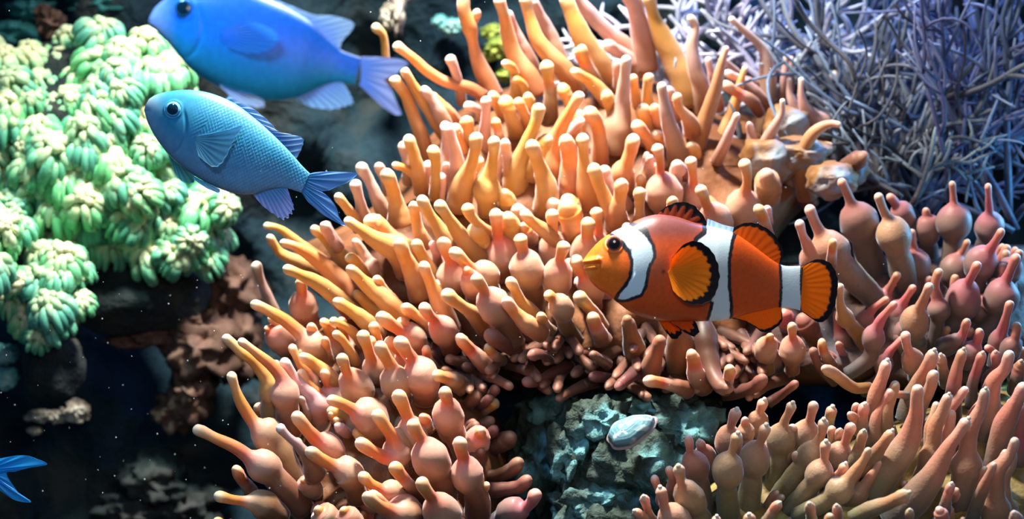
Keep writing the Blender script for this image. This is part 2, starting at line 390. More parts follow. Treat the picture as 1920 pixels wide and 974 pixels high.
TT += tile(1020, 640, 2.917, [
 ('A','dim',-.1,(255,65,22,290,90,28,350,130,35)),
 ('A','dim',-.1,(395,260,26,440,220,32,500,170,45)),
 ('A','pink',-.2,(550,215,30,620,225,32,700,240,40,790,270,50)),
 ('A','under',-.1,(640,-30,30,620,50,40,590,130,60,560,220,60)),
 ('A','pink',-.2,(800,50,28,820,110,38,830,180,55,870,250,60)),
 ('A','pink',-.25,(1015,135,28,1015,180,30,1000,230,40,980,260,50)),
 ('A','dim',-.1,(1030,262,28,975,250,46,925,180,50,895,80,64,880,-20,74,870,-120,40)),
 ('A','dim',-.1,(1210,190,30,1150,250,40,1050,280,40,980,290,40)),
 ('A','under',.0,(735,-170,25,740,-90,50,745,20,78,750,130,85,770,240,70)),
 ('A','under',.1,(450,-140,25,470,-60,45,500,60,66,540,150,60)),
 ('C','rose',.2,(787,515,22,795,560,26,800,615,24,830,685,75,850,800,60,880,950,60)),
 ('C','rose',.4,(850,545,25,865,590,25,885,640,60,900,750,50)),
 ('C','sand',-.05,(735,685,32,745,740,26,755,795,26,800,865,87,850,980,70)),
 ('C','rose',.3,(680,690,22,700,750,22,712,810,50,740,900,50)),
 ('C','sand',.0,(635,800,28,650,860,28,665,920,32,720,990,92)),
 ('C','rose',.3,(600,740,22,620,800,22,650,870,40)),
 ('C','rose',.2,(545,850,26,560,900,24,580,960,30,620,1020,50)),
 ('C','rose',.2,(495,930,26,530,960,30,570,1010,50)),
 ('C','sand',-.1,(1060,505,32,1040,570,26,1018,635,26,1005,705,90,1000,820,55,1010,960,65)),
 ('C','rose',.2,(1055,375,32,1030,440,26,1015,490,26,1010,555,80,1010,640,50,1010,750,50)),
 ('C','rose',.35,(1100,420,20,1100,450,22,1105,500,48)),
 ('C','rose',.5,(1205,320,28,1180,390,25,1170,450,60,1180,540,40)),
 ('C','sand',.05,(1215,460,32,1190,540,26,1165,590,30,1150,650,87,1130,800,60,1110,950,70)),
 ('C','sand',-.1,(1125,950,28,1130,1000,30,1140,1080,60)),
 ('C','rose',-.1,(945,960,25,940,1010,28,930,1080,50)),
])
TT += tile(1380, 640, 2.917, [
 ('C','sand',.1,(310,340,30,290,390,24,262,450,30,245,540,80,230,680,55,200,820,60)),
 ('C','sand',.1,(428,335,30,415,390,26,402,440,30,375,515,75,300,640,50,220,760,45)),
 ('C','rose',.4,(528,360,30,515,410,28,500,470,40)),
 ('C','sand',-.0,(480,430,30,470,500,26,448,550,30,405,625,74,320,740,60,240,850,60)),
 ('C','sand',-.1,(492,550,30,485,610,26,480,660,28,455,725,74,380,830,55,300,920,55)),
 ('C','sand',.1,(635,455,30,610,520,26,590,570,30,560,630,72,540,720,50)),
 ('C','rose',.35,(620,395,22,650,430,28,670,480,36)),
 ('C','rose',.4,(655,345,22,660,390,28,670,450,35)),
 ('C','rose',.3,(705,345,30,690,410,32,680,490,45)),
 ('C','sand',.0,(700,490,24,680,560,32,650,650,38,620,720,40)),
 ('C','rose',.2,(570,485,24,560,530,28,550,600,40)),
 ('C','rose',.3,(520,470,24,530,530,30,530,600,40)),
 ('C','sand',.0,(600,670,25,575,720,28,540,780,50,470,860,50)),
 ('C','sand',-.2,(728,585,18,700,650,28,640,730,36,600,780,42,565,815,76,470,890,50,330,960,50)),
 ('C','sand',.1,(855,490,26,800,570,36,740,650,45,680,720,50)),
 ('C','rose',.3,(828,105,28,800,200,38,765,290,42,755,380,45,770,460,55,790,560,55)),
 ('C','rose',.2,(1085,50,28,1050,140,42,1000,220,42,960,320,60,930,430,60)),
 ('C','rose',.1,(1085,165,30,1060,260,36,1010,350,40,980,450,50)),
 ('C','sand',-.1,(995,240,28,990,310,36,980,420,45,940,550,70,880,640,80,800,740,85,750,860,75)),
 ('C','rose',.0,(1165,290,24,1130,380,36,1090,470,42,1080,560,46,1065,650,76,1020,800,70,980,950,70)),
 ('C','rose',-.2,(1270,425,30,1220,500,34,1150,600,42,1080,730,65,980,860,90,850,980,90)),
 ('C','rose',-.1,(1365,260,24,1340,370,38,1290,470,42,1270,570,48,1260,690,87,1230,830,70,1220,960,60)),
 ('C','mauve',.3,(1245,45,26,1210,150,36,1190,260,40,1180,400,55,1170,520,60)),
 ('C','mauve',.3,(1350,65,26,1320,150,30,1290,250,30,1290,350,40)),
 ('C','mauve',.35,(1420,60,26,1420,140,28,1400,200,50,1390,260,50)),
 ('C','rose',.1,(1500,55,28,1470,150,38,1410,220,45,1390,310,55,1370,440,76,1330,560,60)),
 ('C','rose',.3,(1120,75,24,1130,150,32,1150,230,40)),
 ('C','rose',-.3,(1180,780,24,1155,850,28,1140,930,40)),
 ('C','rose',-.2,(1530,530,22,1500,620,34,1440,700,42,1420,800,50,1420,930,82,1410,1060,70)),
 ('C','rose',-.2,(1415,665,18,1380,750,30,1330,860,35,1290,980,40)),
 ('C','rose',.0,(1580,230,30,1530,340,45,1470,450,60,1420,600,50,1370,760,40)),
 ('C','sand',-.4,(945,830,32,850,880,42,740,920,45,630,970,40)),
 ('C','sand',-.3,(240,885,24,200,930,28,160,1000,35)),
 ('C','sand',-.3,(400,890,28,410,950,30,420,1030,50)),
 ('C','sand',-.3,(550,900,24,560,970,28,570,1040,40)),
 ('C','sand',-.3,(520,945,22,500,1000,28,480,1060,40)),
 ('C','sand',-.2,(70,950,27,70,1000,30,80,1080,60)),
 ('C','sand',-.4,(950,925,24,945,1000,25,940,1060,30)),
 ('C','rose',-.3,(1105,910,24,1125,960,40,1130,1050,50)),
 ('C','rose',-.4,(1520,940,30,1540,1000,40,1550,1080,60)),
 ('C','mauve',.4,(1550,330,40,1550,520,60,1540,700,60,1520,850,60)),
 ('C','mauve',.4,(1560,110,25,1540,190,40,1530,270,50)),
])
TT += tile(1440, 487, 2.0, [
 ('B','mauve',-.25,(480,160,14,440,205,17,418,235,20,395,295,43,380,370,30,300,430,28)),
 ('B','rose',-.2,(610,90,16,590,135,18,572,175,22,548,238,56,560,320,35)),
 ('B','mauve',.0,(645,35,16,625,100,20,640,190,42,620,330,28)),
 ('B','mauve',-.1,(790,10,16,765,60,18,747,95,22,730,155,68,700,260,50)),
 ('B','mauve',-.1,(935,-20,18,905,50,20,888,90,24,875,145,66,850,240,40,760,300,40)),
 ('B','mauve',-.2,(910,155,15,895,210,18,880,262,22,865,310,40,850,400,30)),
 ('B','mauve',-.2,(932,235,16,930,280,18,910,335,42)),
 ('B','rose',-.2,(515,270,18,520,320,18,545,385,43,550,450,28)),
 ('B','mauve',-.15,(748,225,15,730,280,20,705,305,30,660,330,40)),
 ('B','mauve',-.15,(795,262,16,785,305,18,760,350,42)),
 ('B','pink',-.1,(90,240,18,92,290,16,92,345,50,90,420,30)),
 ('B','olive',-.1,(270,90,14,270,160,18,290,220,35,340,280,30,370,330,25)),
 ('B','mauve',.1,(815,325,12,850,350,14,880,380,25)),
 ('B','olive',-.2,(205,405,16,250,430,24,320,480,22,380,480,20)),
 ('B','dim',.0,(165,330,15,190,400,18,250,460,20)),
 ('B','pink',-.1,(10,280,14,0,320,20,-10,340,45,-5,420,30)),
 ('B','dim',-.1,(110,460,14,60,500,18,0,540,20)),
 ('B','rose',-.3,(455,503,12,480,505,16,520,510,18)),
 ('B','pink',.0,(200,300,15,210,350,20,240,400,24)),
 ('B','dim',.1,(120,210,30,150,250,40,180,310,36)),
 ('B','mauve',.1,(955,330,12,945,370,16,930,420,36)),
])
TT += tile(1440, 0, 2.0, [
 ('B','mauve',.0,(270,670,16,295,720,19,315,770,22,342,835,73,370,930,50,430,1100,50)),
 ('B','rose',-.15,(410,725,15,430,780,18,450,822,20,472,885,68,500,1000,50,520,1100,40)),
 ('B','mauve',.3,(450,730,14,475,760,18,505,810,48,520,900,40)),
 ('B','mauve',.1,(690,680,12,695,740,14,697,780,16,697,835,66,690,960,40,660,1080,40)),
 ('B','mauve',.2,(825,690,12,828,750,14,830,795,16,830,855,54,800,960,40)),
 ('B','rose',-.2,(150,770,19,175,830,22,200,880,26,235,935,70,300,1020,50,400,1120,45)),
 ('B','rose',-.25,(115,825,16,130,880,18,150,925,24,170,980,50)),
 ('B','pink',-.5,(245,895,15,240,950,20,235,1000,24)),
 ('B','mauve',-.1,(880,860,14,850,910,17,830,940,22,795,990,62,780,1080,40)),
 ('B','mauve',.4,(590,780,12,595,810,16,600,860,50,600,960,40)),
 ('B','mauve',.0,(945,940,16,930,980,20,900,1020,50)),
 ('A','olive',-.1,(275,470,10,230,465,16,170,500,24,135,570,28,130,660,35,150,740,40)),
 ('A','pale',.3,(125,290,10,125,360,14,150,420,25,200,470,45,220,540,40,260,580,30)),
 ('A','pale',-.1,(55,370,10,50,430,14,10,500,22,-30,580,28,-60,640,25)),
 ('A','dim',.1,(370,580,25,310,620,40,270,660,40,240,720,40)),
 ('A','pale',.5,(70,205,10,65,270,16,60,340,22,50,420,30)),
 ('A','pink',.6,(285,430,10,300,480,12,310,520,12)),
 ('A','pale',.5,(250,270,22,265,350,20,260,430,18)),
 ('A','olive',.1,(-10,640,30,0,700,50,0,760,50)),
])
TT += tile(1100, 200, 3.478, [
 ('A','pink',-.1,(455,250,40,475,330,30,480,420,32,490,465,40,505,565,122,520,680,80)),
 ('A','pink',.1,(675,330,38,690,420,30,695,500,36,700,600,82,710,700,60)),
 ('A','pink',-.2,(735,520,40,765,590,34,785,645,38,850,755,108,860,850,80)),
 ('A','pink',-.1,(1020,345,42,1045,430,34,1045,510,34,1035,555,42,1015,680,118,1020,800,90)),
 ('A','pink',-.3,(1105,650,36,1140,700,36,1165,770,40,1180,850,50)),
 ('A','pale',-.2,(1170,650,26,1185,700,26,1190,760,30)),
 ('A','tan',-.2,(345,530,40,345,610,36,345,700,38,345,780,60)),
 ('A','pink',-.35,(560,600,40,560,650,36,560,720,50)),
 ('A','tan',-.0,(230,480,44,220,570,45,200,660,60,200,760,80)),
 ('A','pink',.1,(60,660,40,70,740,34,75,830,40,75,900,70)),
 ('A','tan',-.0,(40,375,40,70,480,45,120,600,50,170,720,60,190,850,70)),
 ('A','tan',.0,(310,185,44,290,280,45,260,370,50,235,430,80,240,560,80)),
 ('A','tan',.25,(310,105,42,370,170,40,420,250,45,460,350,50)),
 ('A','pale',-.3,(255,765,30,265,800,30,280,860,40)),
 ('A','dim',.2,(600,370,45,620,470,55,640,560,60)),
 ('A','pale',.1,(420,320,22,400,400,40,380,480,60)),
])
TT += tile(1080, 0, 2.436, [
 ('A','pale',.0,(230,255,22,225,330,28,215,420,32,210,500,40,190,580,66,180,690,70)),
 ('A','pale',.0,(390,375,20,400,450,24,420,550,34,450,650,45,470,750,50)),
 ('A','tan',.2,(335,335,22,325,420,26,330,500,32,340,560,40)),
 ('A','tan',.1,(355,475,20,370,540,26,380,600,30)),
 ('A','tan',.1,(460,425,20,470,490,22,510,540,32,540,600,50)),
 ('A','olive',.0,(690,210,14,665,290,20,640,400,28,600,520,36,560,640,42,540,720,40)),
 ('A','pale',.0,(740,515,14,710,580,20,680,660,26,640,740,30)),
 ('A','tan',.2,(135,415,26,150,470,30,165,520,32,150,570,40)),
 ('A','pale',.3,(190,270,20,190,340,24,200,420,30)),
 ('A','pale',.5,(130,195,25,180,230,30,240,260,40,300,330,50)),
 ('A','pale',.2,(-60,-80,30,10,0,32,80,80,35,150,150,38,220,210,45,290,290,55)),
 ('A','pale',.1,(225,-60,35,265,20,42,290,120,48,310,220,50,330,320,50)),
 ('A','tan',.3,(330,-40,30,350,60,32,390,160,48,440,260,55,500,380,65,520,480,60)),
 ('A','pale',.3,(515,70,16,545,120,20,530,200,28,540,300,36,570,400,40,570,520,40)),
 ('A','pink',.2,(20,205,22,40,270,26,80,350,32,130,400,36)),
 ('A','tan',.3,(-20,320,20,60,370,30,120,430,38,180,510,45)),
 ('A','pale',.3,(700,80,14,780,150,18,850,220,22,870,290,35,875,380,42,860,500,40,830,620,42)),
 ('A','pale',.3,(680,330,18,760,370,22,830,430,26,870,490,30)),
 ('A','pink',.2,(670,380,22,730,420,26,800,460,28,840,520,26)),
 ('A','pale',.3,(600,260,14,620,340,20,640,420,24,650,500,30)),
 ('A','pale',.2,(790,560,12,800,610,22,810,670,34)),
 ('A','olive',.2,(900,600,30,880,680,45,850,760,50)),
 ('A','pale',.3,(420,400,22,440,470,30,450,540,34)),
 ('A','tan',.3,(260,340,18,270,420,26,290,500,34)),
 ('A','tan',.2,(300,480,30,320,560,40,330,660,50)),
 ('A','pale',.1,(460,740,30,470,800,40,470,880,50)),
])
TT += tile(640, 0, 2.435, [
 ('A','tan',.3,(145,115,21,190,160,20,200,240,18,205,320,18,215,400,20)),
 ('A','tan',.1,(240,200,22,320,260,24,400,330,26,480,375,26,580,400,28,650,440,30)),
 ('A','tan',.1,(560,-30,25,560,50,34,585,120,38,600,190,24,620,270,32,660,360,42,700,440,45)),
 ('A','tan',.05,(622,48,20,612,80,20,590,120,24,590,170,22)),
 ('A','tan',.0,(715,-20,25,745,80,28,765,180,34,800,270,40,860,350,48,900,430,55)),
 ('A','pale',.2,(755,50,20,800,160,28,850,250,32,880,330,38)),
 ('A','tan',.0,(835,-30,28,860,80,30,900,190,36,970,270,42,1040,350,48,1080,430,50)),
 ('A','pale',.2,(870,-10,20,930,110,28,980,210,32,1010,290,35)),
 ('A','tan',.1,(1015,-30,28,1060,80,40,1110,190,50,1180,300,60,1240,400,60)),
 ('A','pale',.3,(490,252,24,515,310,22,535,380,24,550,470,26)),
 ('A','tan',.2,(230,350,24,290,430,28,330,530,30,370,630,34,390,720,36)),
 ('A','tan',.25,(280,310,20,340,410,26,400,500,32,450,580,36,500,650,38)),
 ('A','pale',.2,(370,400,20,410,450,26,450,520,34,490,600,34)),
 ('A','pale',.0,(475,562,28,505,640,28,525,720,32,530,830,42,520,930,50)),
 ('A','tan',.2,(565,532,28,580,590,28,590,660,32)),
 ('A','tan',.1,(300,617,26,330,700,30,350,790,36,370,880,40)),
 ('A','pale',.2,(278,650,22,300,740,26,310,830,32)),
 ('A','tan',-.05,(415,667,28,430,740,26,430,820,26,430,900,32)),
 ('A','tan',-.0,(618,607,28,610,690,30,590,760,34,550,860,55,540,960,60)),
 ('A','tan',-.05,(698,627,26,695,700,26,682,775,32,665,870,64,670,970,50)),
 ('A','pale',.2,(660,440,22,660,520,24,655,600,28,650,700,40)),
 ('A','pink',.1,(700,540,20,715,590,22,730,660,30)),
 ('A','pale',.1,(745,640,22,755,700,24,770,790,36)),
 ('A','tan',.2,(740,440,30,770,520,35,800,610,40)),
 ('A','tan',.2,(800,450,22,830,510,26,850,580,34)),
 ('A','tan',.05,(905,472,28,890,550,28,850,650,34,820,740,50,800,830,66,810,940,60)),
 ('A','tan',.3,(850,430,24,860,490,30,870,560,34)),
 ('A','tan',-.05,(865,645,30,890,720,32,920,800,42,940,880,56,920,970,50)),
 ('A','tan',.05,(1098,422,24,1050,500,28,1000,590,34,970,680,42,960,770,58,960,860,50)),
 ('A','tan',.1,(1120,500,34,1165,560,34,1180,650,38,1180,740,44)),
 ('A','pink',.1,(935,280,30,945,360,28,955,450,34,950,550,42)),
 ('A','tan',.2,(1000,387,26,1030,440,30,1060,510,36)),
 ('A','pink',.3,(1080,215,24,1110,290,30,1160,370,34)),
 ('A','tan',.3,(735,285,18,780,310,22,800,380,30,800,460,40)),
 ('A','tan',.0,(1100,612,28,1105,690,28,1110,770,34,1130,860,60,1130,960,60)),
 ('A','pale',.0,(80,748,26,130,830,28,170,920,34,210,1000,40)),
 ('A','pale',.0,(58,822,26,80,900,26,100,980,32,130,1050,40)),
 ('A','pale',.2,(165,750,22,190,800,24,220,880,30)),
 ('A','tan',-.05,(200,777,32,230,850,32,250,930,42,270,1020,65)),
 ('A','tan',.2,(235,752,16,290,770,20,320,790,20,360,830,24)),
 ('A','tan',.0,(950,620,30,900,700,40,870,800,50)),
 ('A','tan',.15,(1020,620,30,1040,700,40,1050,800,60,1060,900,70)),
 ('A','pale',.4,(560,480,20,620,500,24,650,560,28)),
])
TT += tile(600, 200, 3.478, [
 ('A','tan',-.1,(105,572,30,160,640,34,220,720,38,260,800,50)),
 ('A','tan',-.1,(655,588,38,700,680,38,760,770,42,830,880,60,900,980,70)),
 ('A','tan',-.05,(610,627,34,620,700,34,640,800,45,680,900,60)),
 ('A','tan',-.15,(762,618,38,820,700,40,880,790,50,960,900,60,1050,1000,70)),
 ('A','tan',-.15,(950,637,38,990,720,36,1060,790,38,1130,850,55)),
 ('A','tan',-.1,(1322,692,36,1380,750,38,1450,800,48,1540,880,50)),
 ('A','pale',-.1,(20,762,32,60,840,36,120,930,45)),
 ('A','tan',.1,(300,720,50,380,790,70,460,880,90,560,960,100)),
 ('A','tan',.1,(1220,700,50,1240,800,70,1250,900,80)),
 ('A','tan',.1,(1600,620,60,1640,740,80,1660,860,80)),
 ('A','tan',.1,(1000,780,60,1040,860,70,1080,950,70)),
 ('A','pale',.3,(820,370,25,830,440,34,840,520,40)),
])

def depth(reg, px, py):
    if reg == 'A':
        d = np.interp(py, [-100, 0, 150, 300, 450, 600, 720], [18.6, 18.3, 17.9, 17.4, 16.9, 16.5, 16.3])
        return d + 0.4 * max(0, (px - 1300) / 300) * (py < 330) + 0.35 * max(0, (650 - px) / 150) * (py < 560)
    if reg == 'L':
        return np.interp(py, [600, 800, 1000], [16.35, 15.9, 15.4]) + 0.3 * max(0, (px - 850) / 150)
    if reg == 'B':
        return np.interp(py, [300, 430, 600, 720], [17.5, 17.0, 16.5, 16.2])
    return np.interp(py, [640, 760, 900, 1050], [16.1, 15.6, 15.1, 14.6])

# ------------------------------------------------------------------ the setting
def disp_grid(name, mat, o, ux, uz, nx, nz, amp, sc, kind='structure', nrm=(0, -1, 0)):
    mb = MB(); o = np.array(o, float); ux = np.array(ux, float); uz = np.array(uz, float); nrm = np.array(nrm, float)
    V = []
    for j in range(nz):
        for i in range(nx):
            p = o + ux * i / (nx - 1) + uz * j / (nz - 1)
            q = fbm(p, sc, 5) * amp + abs(fbm(p + 7, sc * 0.4, 2)) * amp * 1.6
            V.append(p + nrm * q)
    f = [(j * nx + i, j * nx + i + 1, (j + 1) * nx + i + 1, (j + 1) * nx + i) for j in range(nz - 1) for i in range(nx - 1)]
    mb.add(V, f); ob = mb.build(name, mat); ob['kind'] = kind
    return ob
M['wall'] = mottled('reef_rock_dark', (0.008, 0.022, 0.036), (0.022, 0.05, 0.07), (0.07, 0.08, 0.075), 0.7, 0.95, 1.0, 0.2, 0.1)  # rock colours lifted and bluer, in place of water haze
M['floor'] = mottled('reef_sand_dark', (0.01, 0.015, 0.02), (0.02, 0.03, 0.03), (0.05, 0.05, 0.05), 1.2, 0.95)
disp_grid('wall_back', M['wall'], (-9, 21.5, -5.2), (18, 0, 0), (0, 0, 11), 110, 70, 0.9, 0.8)
disp_grid('floor', M['floor'], (-9, 12, -4.6), (18, 0, 0), (0, 10, 0), 60, 40, 0.35, 0.8, nrm=(0, 0, 1))

# ------------------------------------------------------------------ anemones
ANEM = {}
ANEM['A'] = thing('anemone', 'large orange anemone with crowded tentacles behind the orange fish', 'anemone', W(1050, 760, 18.3))
ANEM['L'] = thing('anemone', 'orange anemone with round pink bulbs on its tentacles, left of the teal-grey rock', 'anemone', W(730, 1000, 17.2))
ANEM['B'] = thing('anemone', 'dusky mauve anemone with round bulb tips, behind and right of the orange fish', 'anemone', W(1700, 760, 18.0))
ANEM['C'] = thing('anemone', 'sand-coloured anemone with ridged bulbs and small beaded tips, nearest, in the lower right corner', 'anemone', W(1650, 1060, 16.2))

def mound(reg, poly, cen, back, name, mat, parent, n=96, nr=18):
    pl = np.array(poly, float); cl = np.vstack([pl, pl[:1]])
    d = np.r_[0, np.cumsum(np.linalg.norm(np.diff(cl, axis=0), axis=1))]
    s = np.linspace(0, d[-1], n, endpoint=False)
    B = np.c_[np.interp(s, d, cl[:, 0]), np.interp(s, d, cl[:, 1])]
    for _ in range(3): B = (np.roll(B, 1, 0) + B * 2 + np.roll(B, -1, 0)) / 4
    V = []
    c = np.array(cen, float)
    rows = []
    for k in range(nr):
        r = (k + 0.3) / (nr - 0.7)
        r = min(r, 1.0)
        rows.append((r, back + 1.2 * r ** 9))
    for k in range(5): rows.append((1.0 - 0.06 * (k + 1) ** 1.4, back + 1.2 + 0.3 * (k + 1)))
    for r, z in rows:
        for b in B:
            p = c + (b - c) * r
            Y = depth(reg, p[0], p[1]) + z
            Y += 0.22 * noise.noise(Vector((p[0] / 60, p[1] / 60, 3.1)))
            V.append(W(p[0], p[1], Y))
    R = len(rows)
    f = [(k * n + i, k * n + (i + 1) % n, (k + 1) * n + (i + 1) % n, (k + 1) * n + i) for k in range(R - 1) for i in range(n)]
    f.append(list(range(n))[::-1]); f.append(list(range((R - 1) * n, R * n)))
    mb = MB(); mb.add(V, f)
    return mb.build(name, mat, parent)
mound('A', [(530,470),(640,430),(740,360),(790,270),(850,210),(930,170),(1060,130),(1200,110),(1310,170),(1430,220),(1530,260),(1570,300),(1570,350),(1500,390),(1430,480),(1440,600),(1450,680),(1380,730),(1200,735),(1050,740),(940,745),(850,670),(650,590),(560,530)], (1050, 430), .45, 'body', M['bodyA'], ANEM['A'])
mound('L', [(540,620),(700,580),(850,650),(920,740),(960,860),(950,960),(880,1080),(600,1100),(520,1000),(540,880),(540,760)], (730, 830), .4, 'body', M['bodyA'], ANEM['L'])
mound('B', [(1390,500),(1500,490),(1650,480),(1800,460),(1980,460),(2020,700),(1800,760),(1600,730),(1450,720),(1360,660)], (1680, 600), .45, 'body', M['bodyB'], ANEM['B'])
mound('C', [(1300,900),(1450,850),(1600,810),(1750,750),(1950,680),(2080,900),(1980,1180),(1500,1180),(1240,1100)], (1650, 980), .5, 'body', M['bodyC'], ANEM['C'])

LEAN = {'A': 0.55, 'L': 0.5, 'B': 0.5, 'C': 0.5}
for reg, mk, dz, P in TT:
    mid = P[len(P) // 2]
    kb = int(np.argmax(P[:, 2])) if P[:, 2].max() > 1.8 * P[0, 2] else len(P) // 2
    q = (P[0] + P[min(kb, len(P) - 1)]) / 2
    D = depth(reg, q[0], q[1] + 20) + dz
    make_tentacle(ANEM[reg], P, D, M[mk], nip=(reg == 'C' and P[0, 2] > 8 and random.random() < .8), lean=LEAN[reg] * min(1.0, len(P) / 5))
# tentacles further in, seen only between the front ones
cand = {r: [p for q, m, d, p in TT if q == r] for r in 'ALBC'}
REG = {'A': (620, 1540, 150, 690, 78, 'tan'), 'L': (540, 930, 640, 1000, 46, 'pink'), 'B': (1400, 1910, 480, 720, 40, 'mauve'), 'C': (1320, 1910, 760, 1010, 40, 'rose')}
for reg, (x0, x1, y0, y1, cnt, mk) in REG.items():
    for _ in range(cnt):
        x = random.uniform(x0, x1); y = random.uniform(y0, y1)
        if reg == 'A' and (y < 420 - (x - 600) * 0.9 or (x > 1330 and y > 380)): continue
        if reg == 'C' and y < 900 - (x - 1300) * 0.4: continue
        near = min(cand[reg], key=lambda p: (p[len(p)//2, 0] - x) ** 2 + (p[len(p)//2, 1] - y) ** 2)
        P = near.copy(); a = random.uniform(-0.3, 0.3); c0 = P[len(P)//2, :2].copy()
        R2 = np.array([[math.cos(a), -math.sin(a)], [math.sin(a), math.cos(a)]])
        P[:, :2] = (P[:, :2] - c0) @ R2.T * 0.8 + [x, y]; P[:, 2] *= 0.85
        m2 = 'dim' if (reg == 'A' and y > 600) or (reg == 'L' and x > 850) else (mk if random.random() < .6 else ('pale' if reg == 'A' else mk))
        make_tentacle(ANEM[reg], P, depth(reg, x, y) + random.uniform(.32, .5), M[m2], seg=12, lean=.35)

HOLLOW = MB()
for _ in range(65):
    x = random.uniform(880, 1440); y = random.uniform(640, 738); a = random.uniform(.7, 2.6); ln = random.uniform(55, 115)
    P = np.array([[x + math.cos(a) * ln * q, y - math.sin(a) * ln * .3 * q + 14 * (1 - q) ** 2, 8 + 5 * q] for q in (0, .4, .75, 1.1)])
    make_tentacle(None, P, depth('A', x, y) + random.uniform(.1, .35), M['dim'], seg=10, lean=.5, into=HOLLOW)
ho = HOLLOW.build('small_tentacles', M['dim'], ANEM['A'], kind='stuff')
# ------------------------------------------------------------------ fish
def polydist(x, y, poly):
    """signed distance (negative inside), arrays"""
    P = np.array(poly, float); n = len(P)
    dmin = np.full(x.shape, 1e9); inside = np.zeros(x.shape, bool)
    for i in range(n):
        a = P[i]; b = P[(i + 1) % n]; e = b - a
        t = np.clip(((x - a[0]) * e[0] + (y - a[1]) * e[1]) / (e @ e + 1e-9), 0, 1)
        dmin = np.minimum(dmin, np.hypot(x - a[0] - t * e[0], y - a[1] - t * e[1]))
        c = ((a[1] > y) != (b[1] > y)) & (x < (b[0] - a[0]) * (y - a[1]) / (b[1] - a[1] + 1e-12) + a[0])
        inside ^= c
    return np.where(inside, -dmin, dmin)
def sstep(a, b, x):
    t = np.clip((x - a) / (b - a), 0, 1); return t * t * (3 - 2 * t)
def mixc(c, d, m):
    return c * (1 - m[..., None]) + np.asarray(d) * m[..., None]

class FishFrame:
    def __init__(s, ox, oy, sc, Y, parent=None): s.ox, s.oy, s.sc, s.Y = ox, oy, sc, Y
    def w(s, x, y, dy=0):
        x = np.asarray(x, float); y = np.asarray(y, float)
        px = s.ox + x / s.sc; py = s.oy + y / s.sc; k = s.Y / FPX
        return np.stack([(px - 960) * k, s.Y + dy + 0 * px, (487 - py) * k], -1)
    def u(s, n): return n / s.sc * s.Y / FPX      # crop pixels -> scene units

def smooth_curve(pts, n):
    return crom(np.array(pts, float), n)

def fish_body(fr, top, bot, ang, wk, colfn, mat, parent, nx=260, nr=120, dispfn=None, name='body'):
    """loft a body along an axis tilted by ang (image plane); top/bot are outlines from snout to tail base"""
    ca, sa = math.cos(ang), math.sin(ang); o = np.array(top[0], float)
    def rot(p): p = np.asarray(p, float) - o; return np.stack([p[..., 0] * ca + p[..., 1] * sa, -p[..., 0] * sa + p[..., 1] * ca], -1)
    def unrot(a, b): return np.stack([a * ca - b * sa + o[0], a * sa + b * ca + o[1]], -1)
    t = rot(smooth_curve(top, 400)); b = rot(smooth_curve(bot, 400))
    t = t[np.argsort(t[:, 0])]; b = b[np.argsort(b[:, 0])]
    x0 = max(t[0, 0], b[0, 0]); x1 = min(t[-1, 0], b[-1, 0])
    th = np.linspace(0, 1, nx); xs = x0 + (x1 - x0) * (th ** 1.25)
    zt = np.interp(xs, t[:, 0], t[:, 1]); zb = np.interp(xs, b[:, 0], b[:, 1])
    zc = (zt + zb) / 2; h = np.maximum((zb - zt) / 2, 0.5)
    wid = h * np.interp(th ** 1.25, *wk)
    h[0] *= 0.05; wid[0] *= 0.05
    ph = np.linspace(0, 2 * math.pi, nr, endpoint=False)
    cz, sy = np.cos(ph), np.sin(ph)
    sy = np.sign(sy) * np.abs(sy) ** 0.85
    X = np.repeat(xs[:, None], nr, 1); Z = zc[:, None] - h[:, None] * cz[None]; Yd = wid[:, None] * sy[None]
    P = unrot(X, Z)
    side = np.abs(sy)[None] * np.ones_like(X)
    front = (sy < 0)[None] * np.ones_like(X)
    if dispfn is not None:
        dd, dx = dispfn(P[..., 0], P[..., 1], side)
        Yd = Yd + np.sign(sy)[None] * dd; P[..., 0] += dx
    col = colfn(P[..., 0], P[..., 1], side)
    V = fr.w(P[..., 0], P[..., 1]); V[..., 1] += fr.u(Yd)
    i = np.arange(nx - 1)[:, None] * nr; j = np.arange(nr)[None]; k = (j + 1) % nr
    f = np.stack([i + j, i + nr + j, i + nr + k, i + k], -1).reshape(-1, 4).tolist()
    f.append(list(range(nr))); f.append(list(range((nx - 1) * nr, nx * nr))[::-1])
    mb = MB(); mb.add(V.reshape(-1, 3), f, None, col.reshape(-1, 3))
    return mb.build(name, mat, parent)

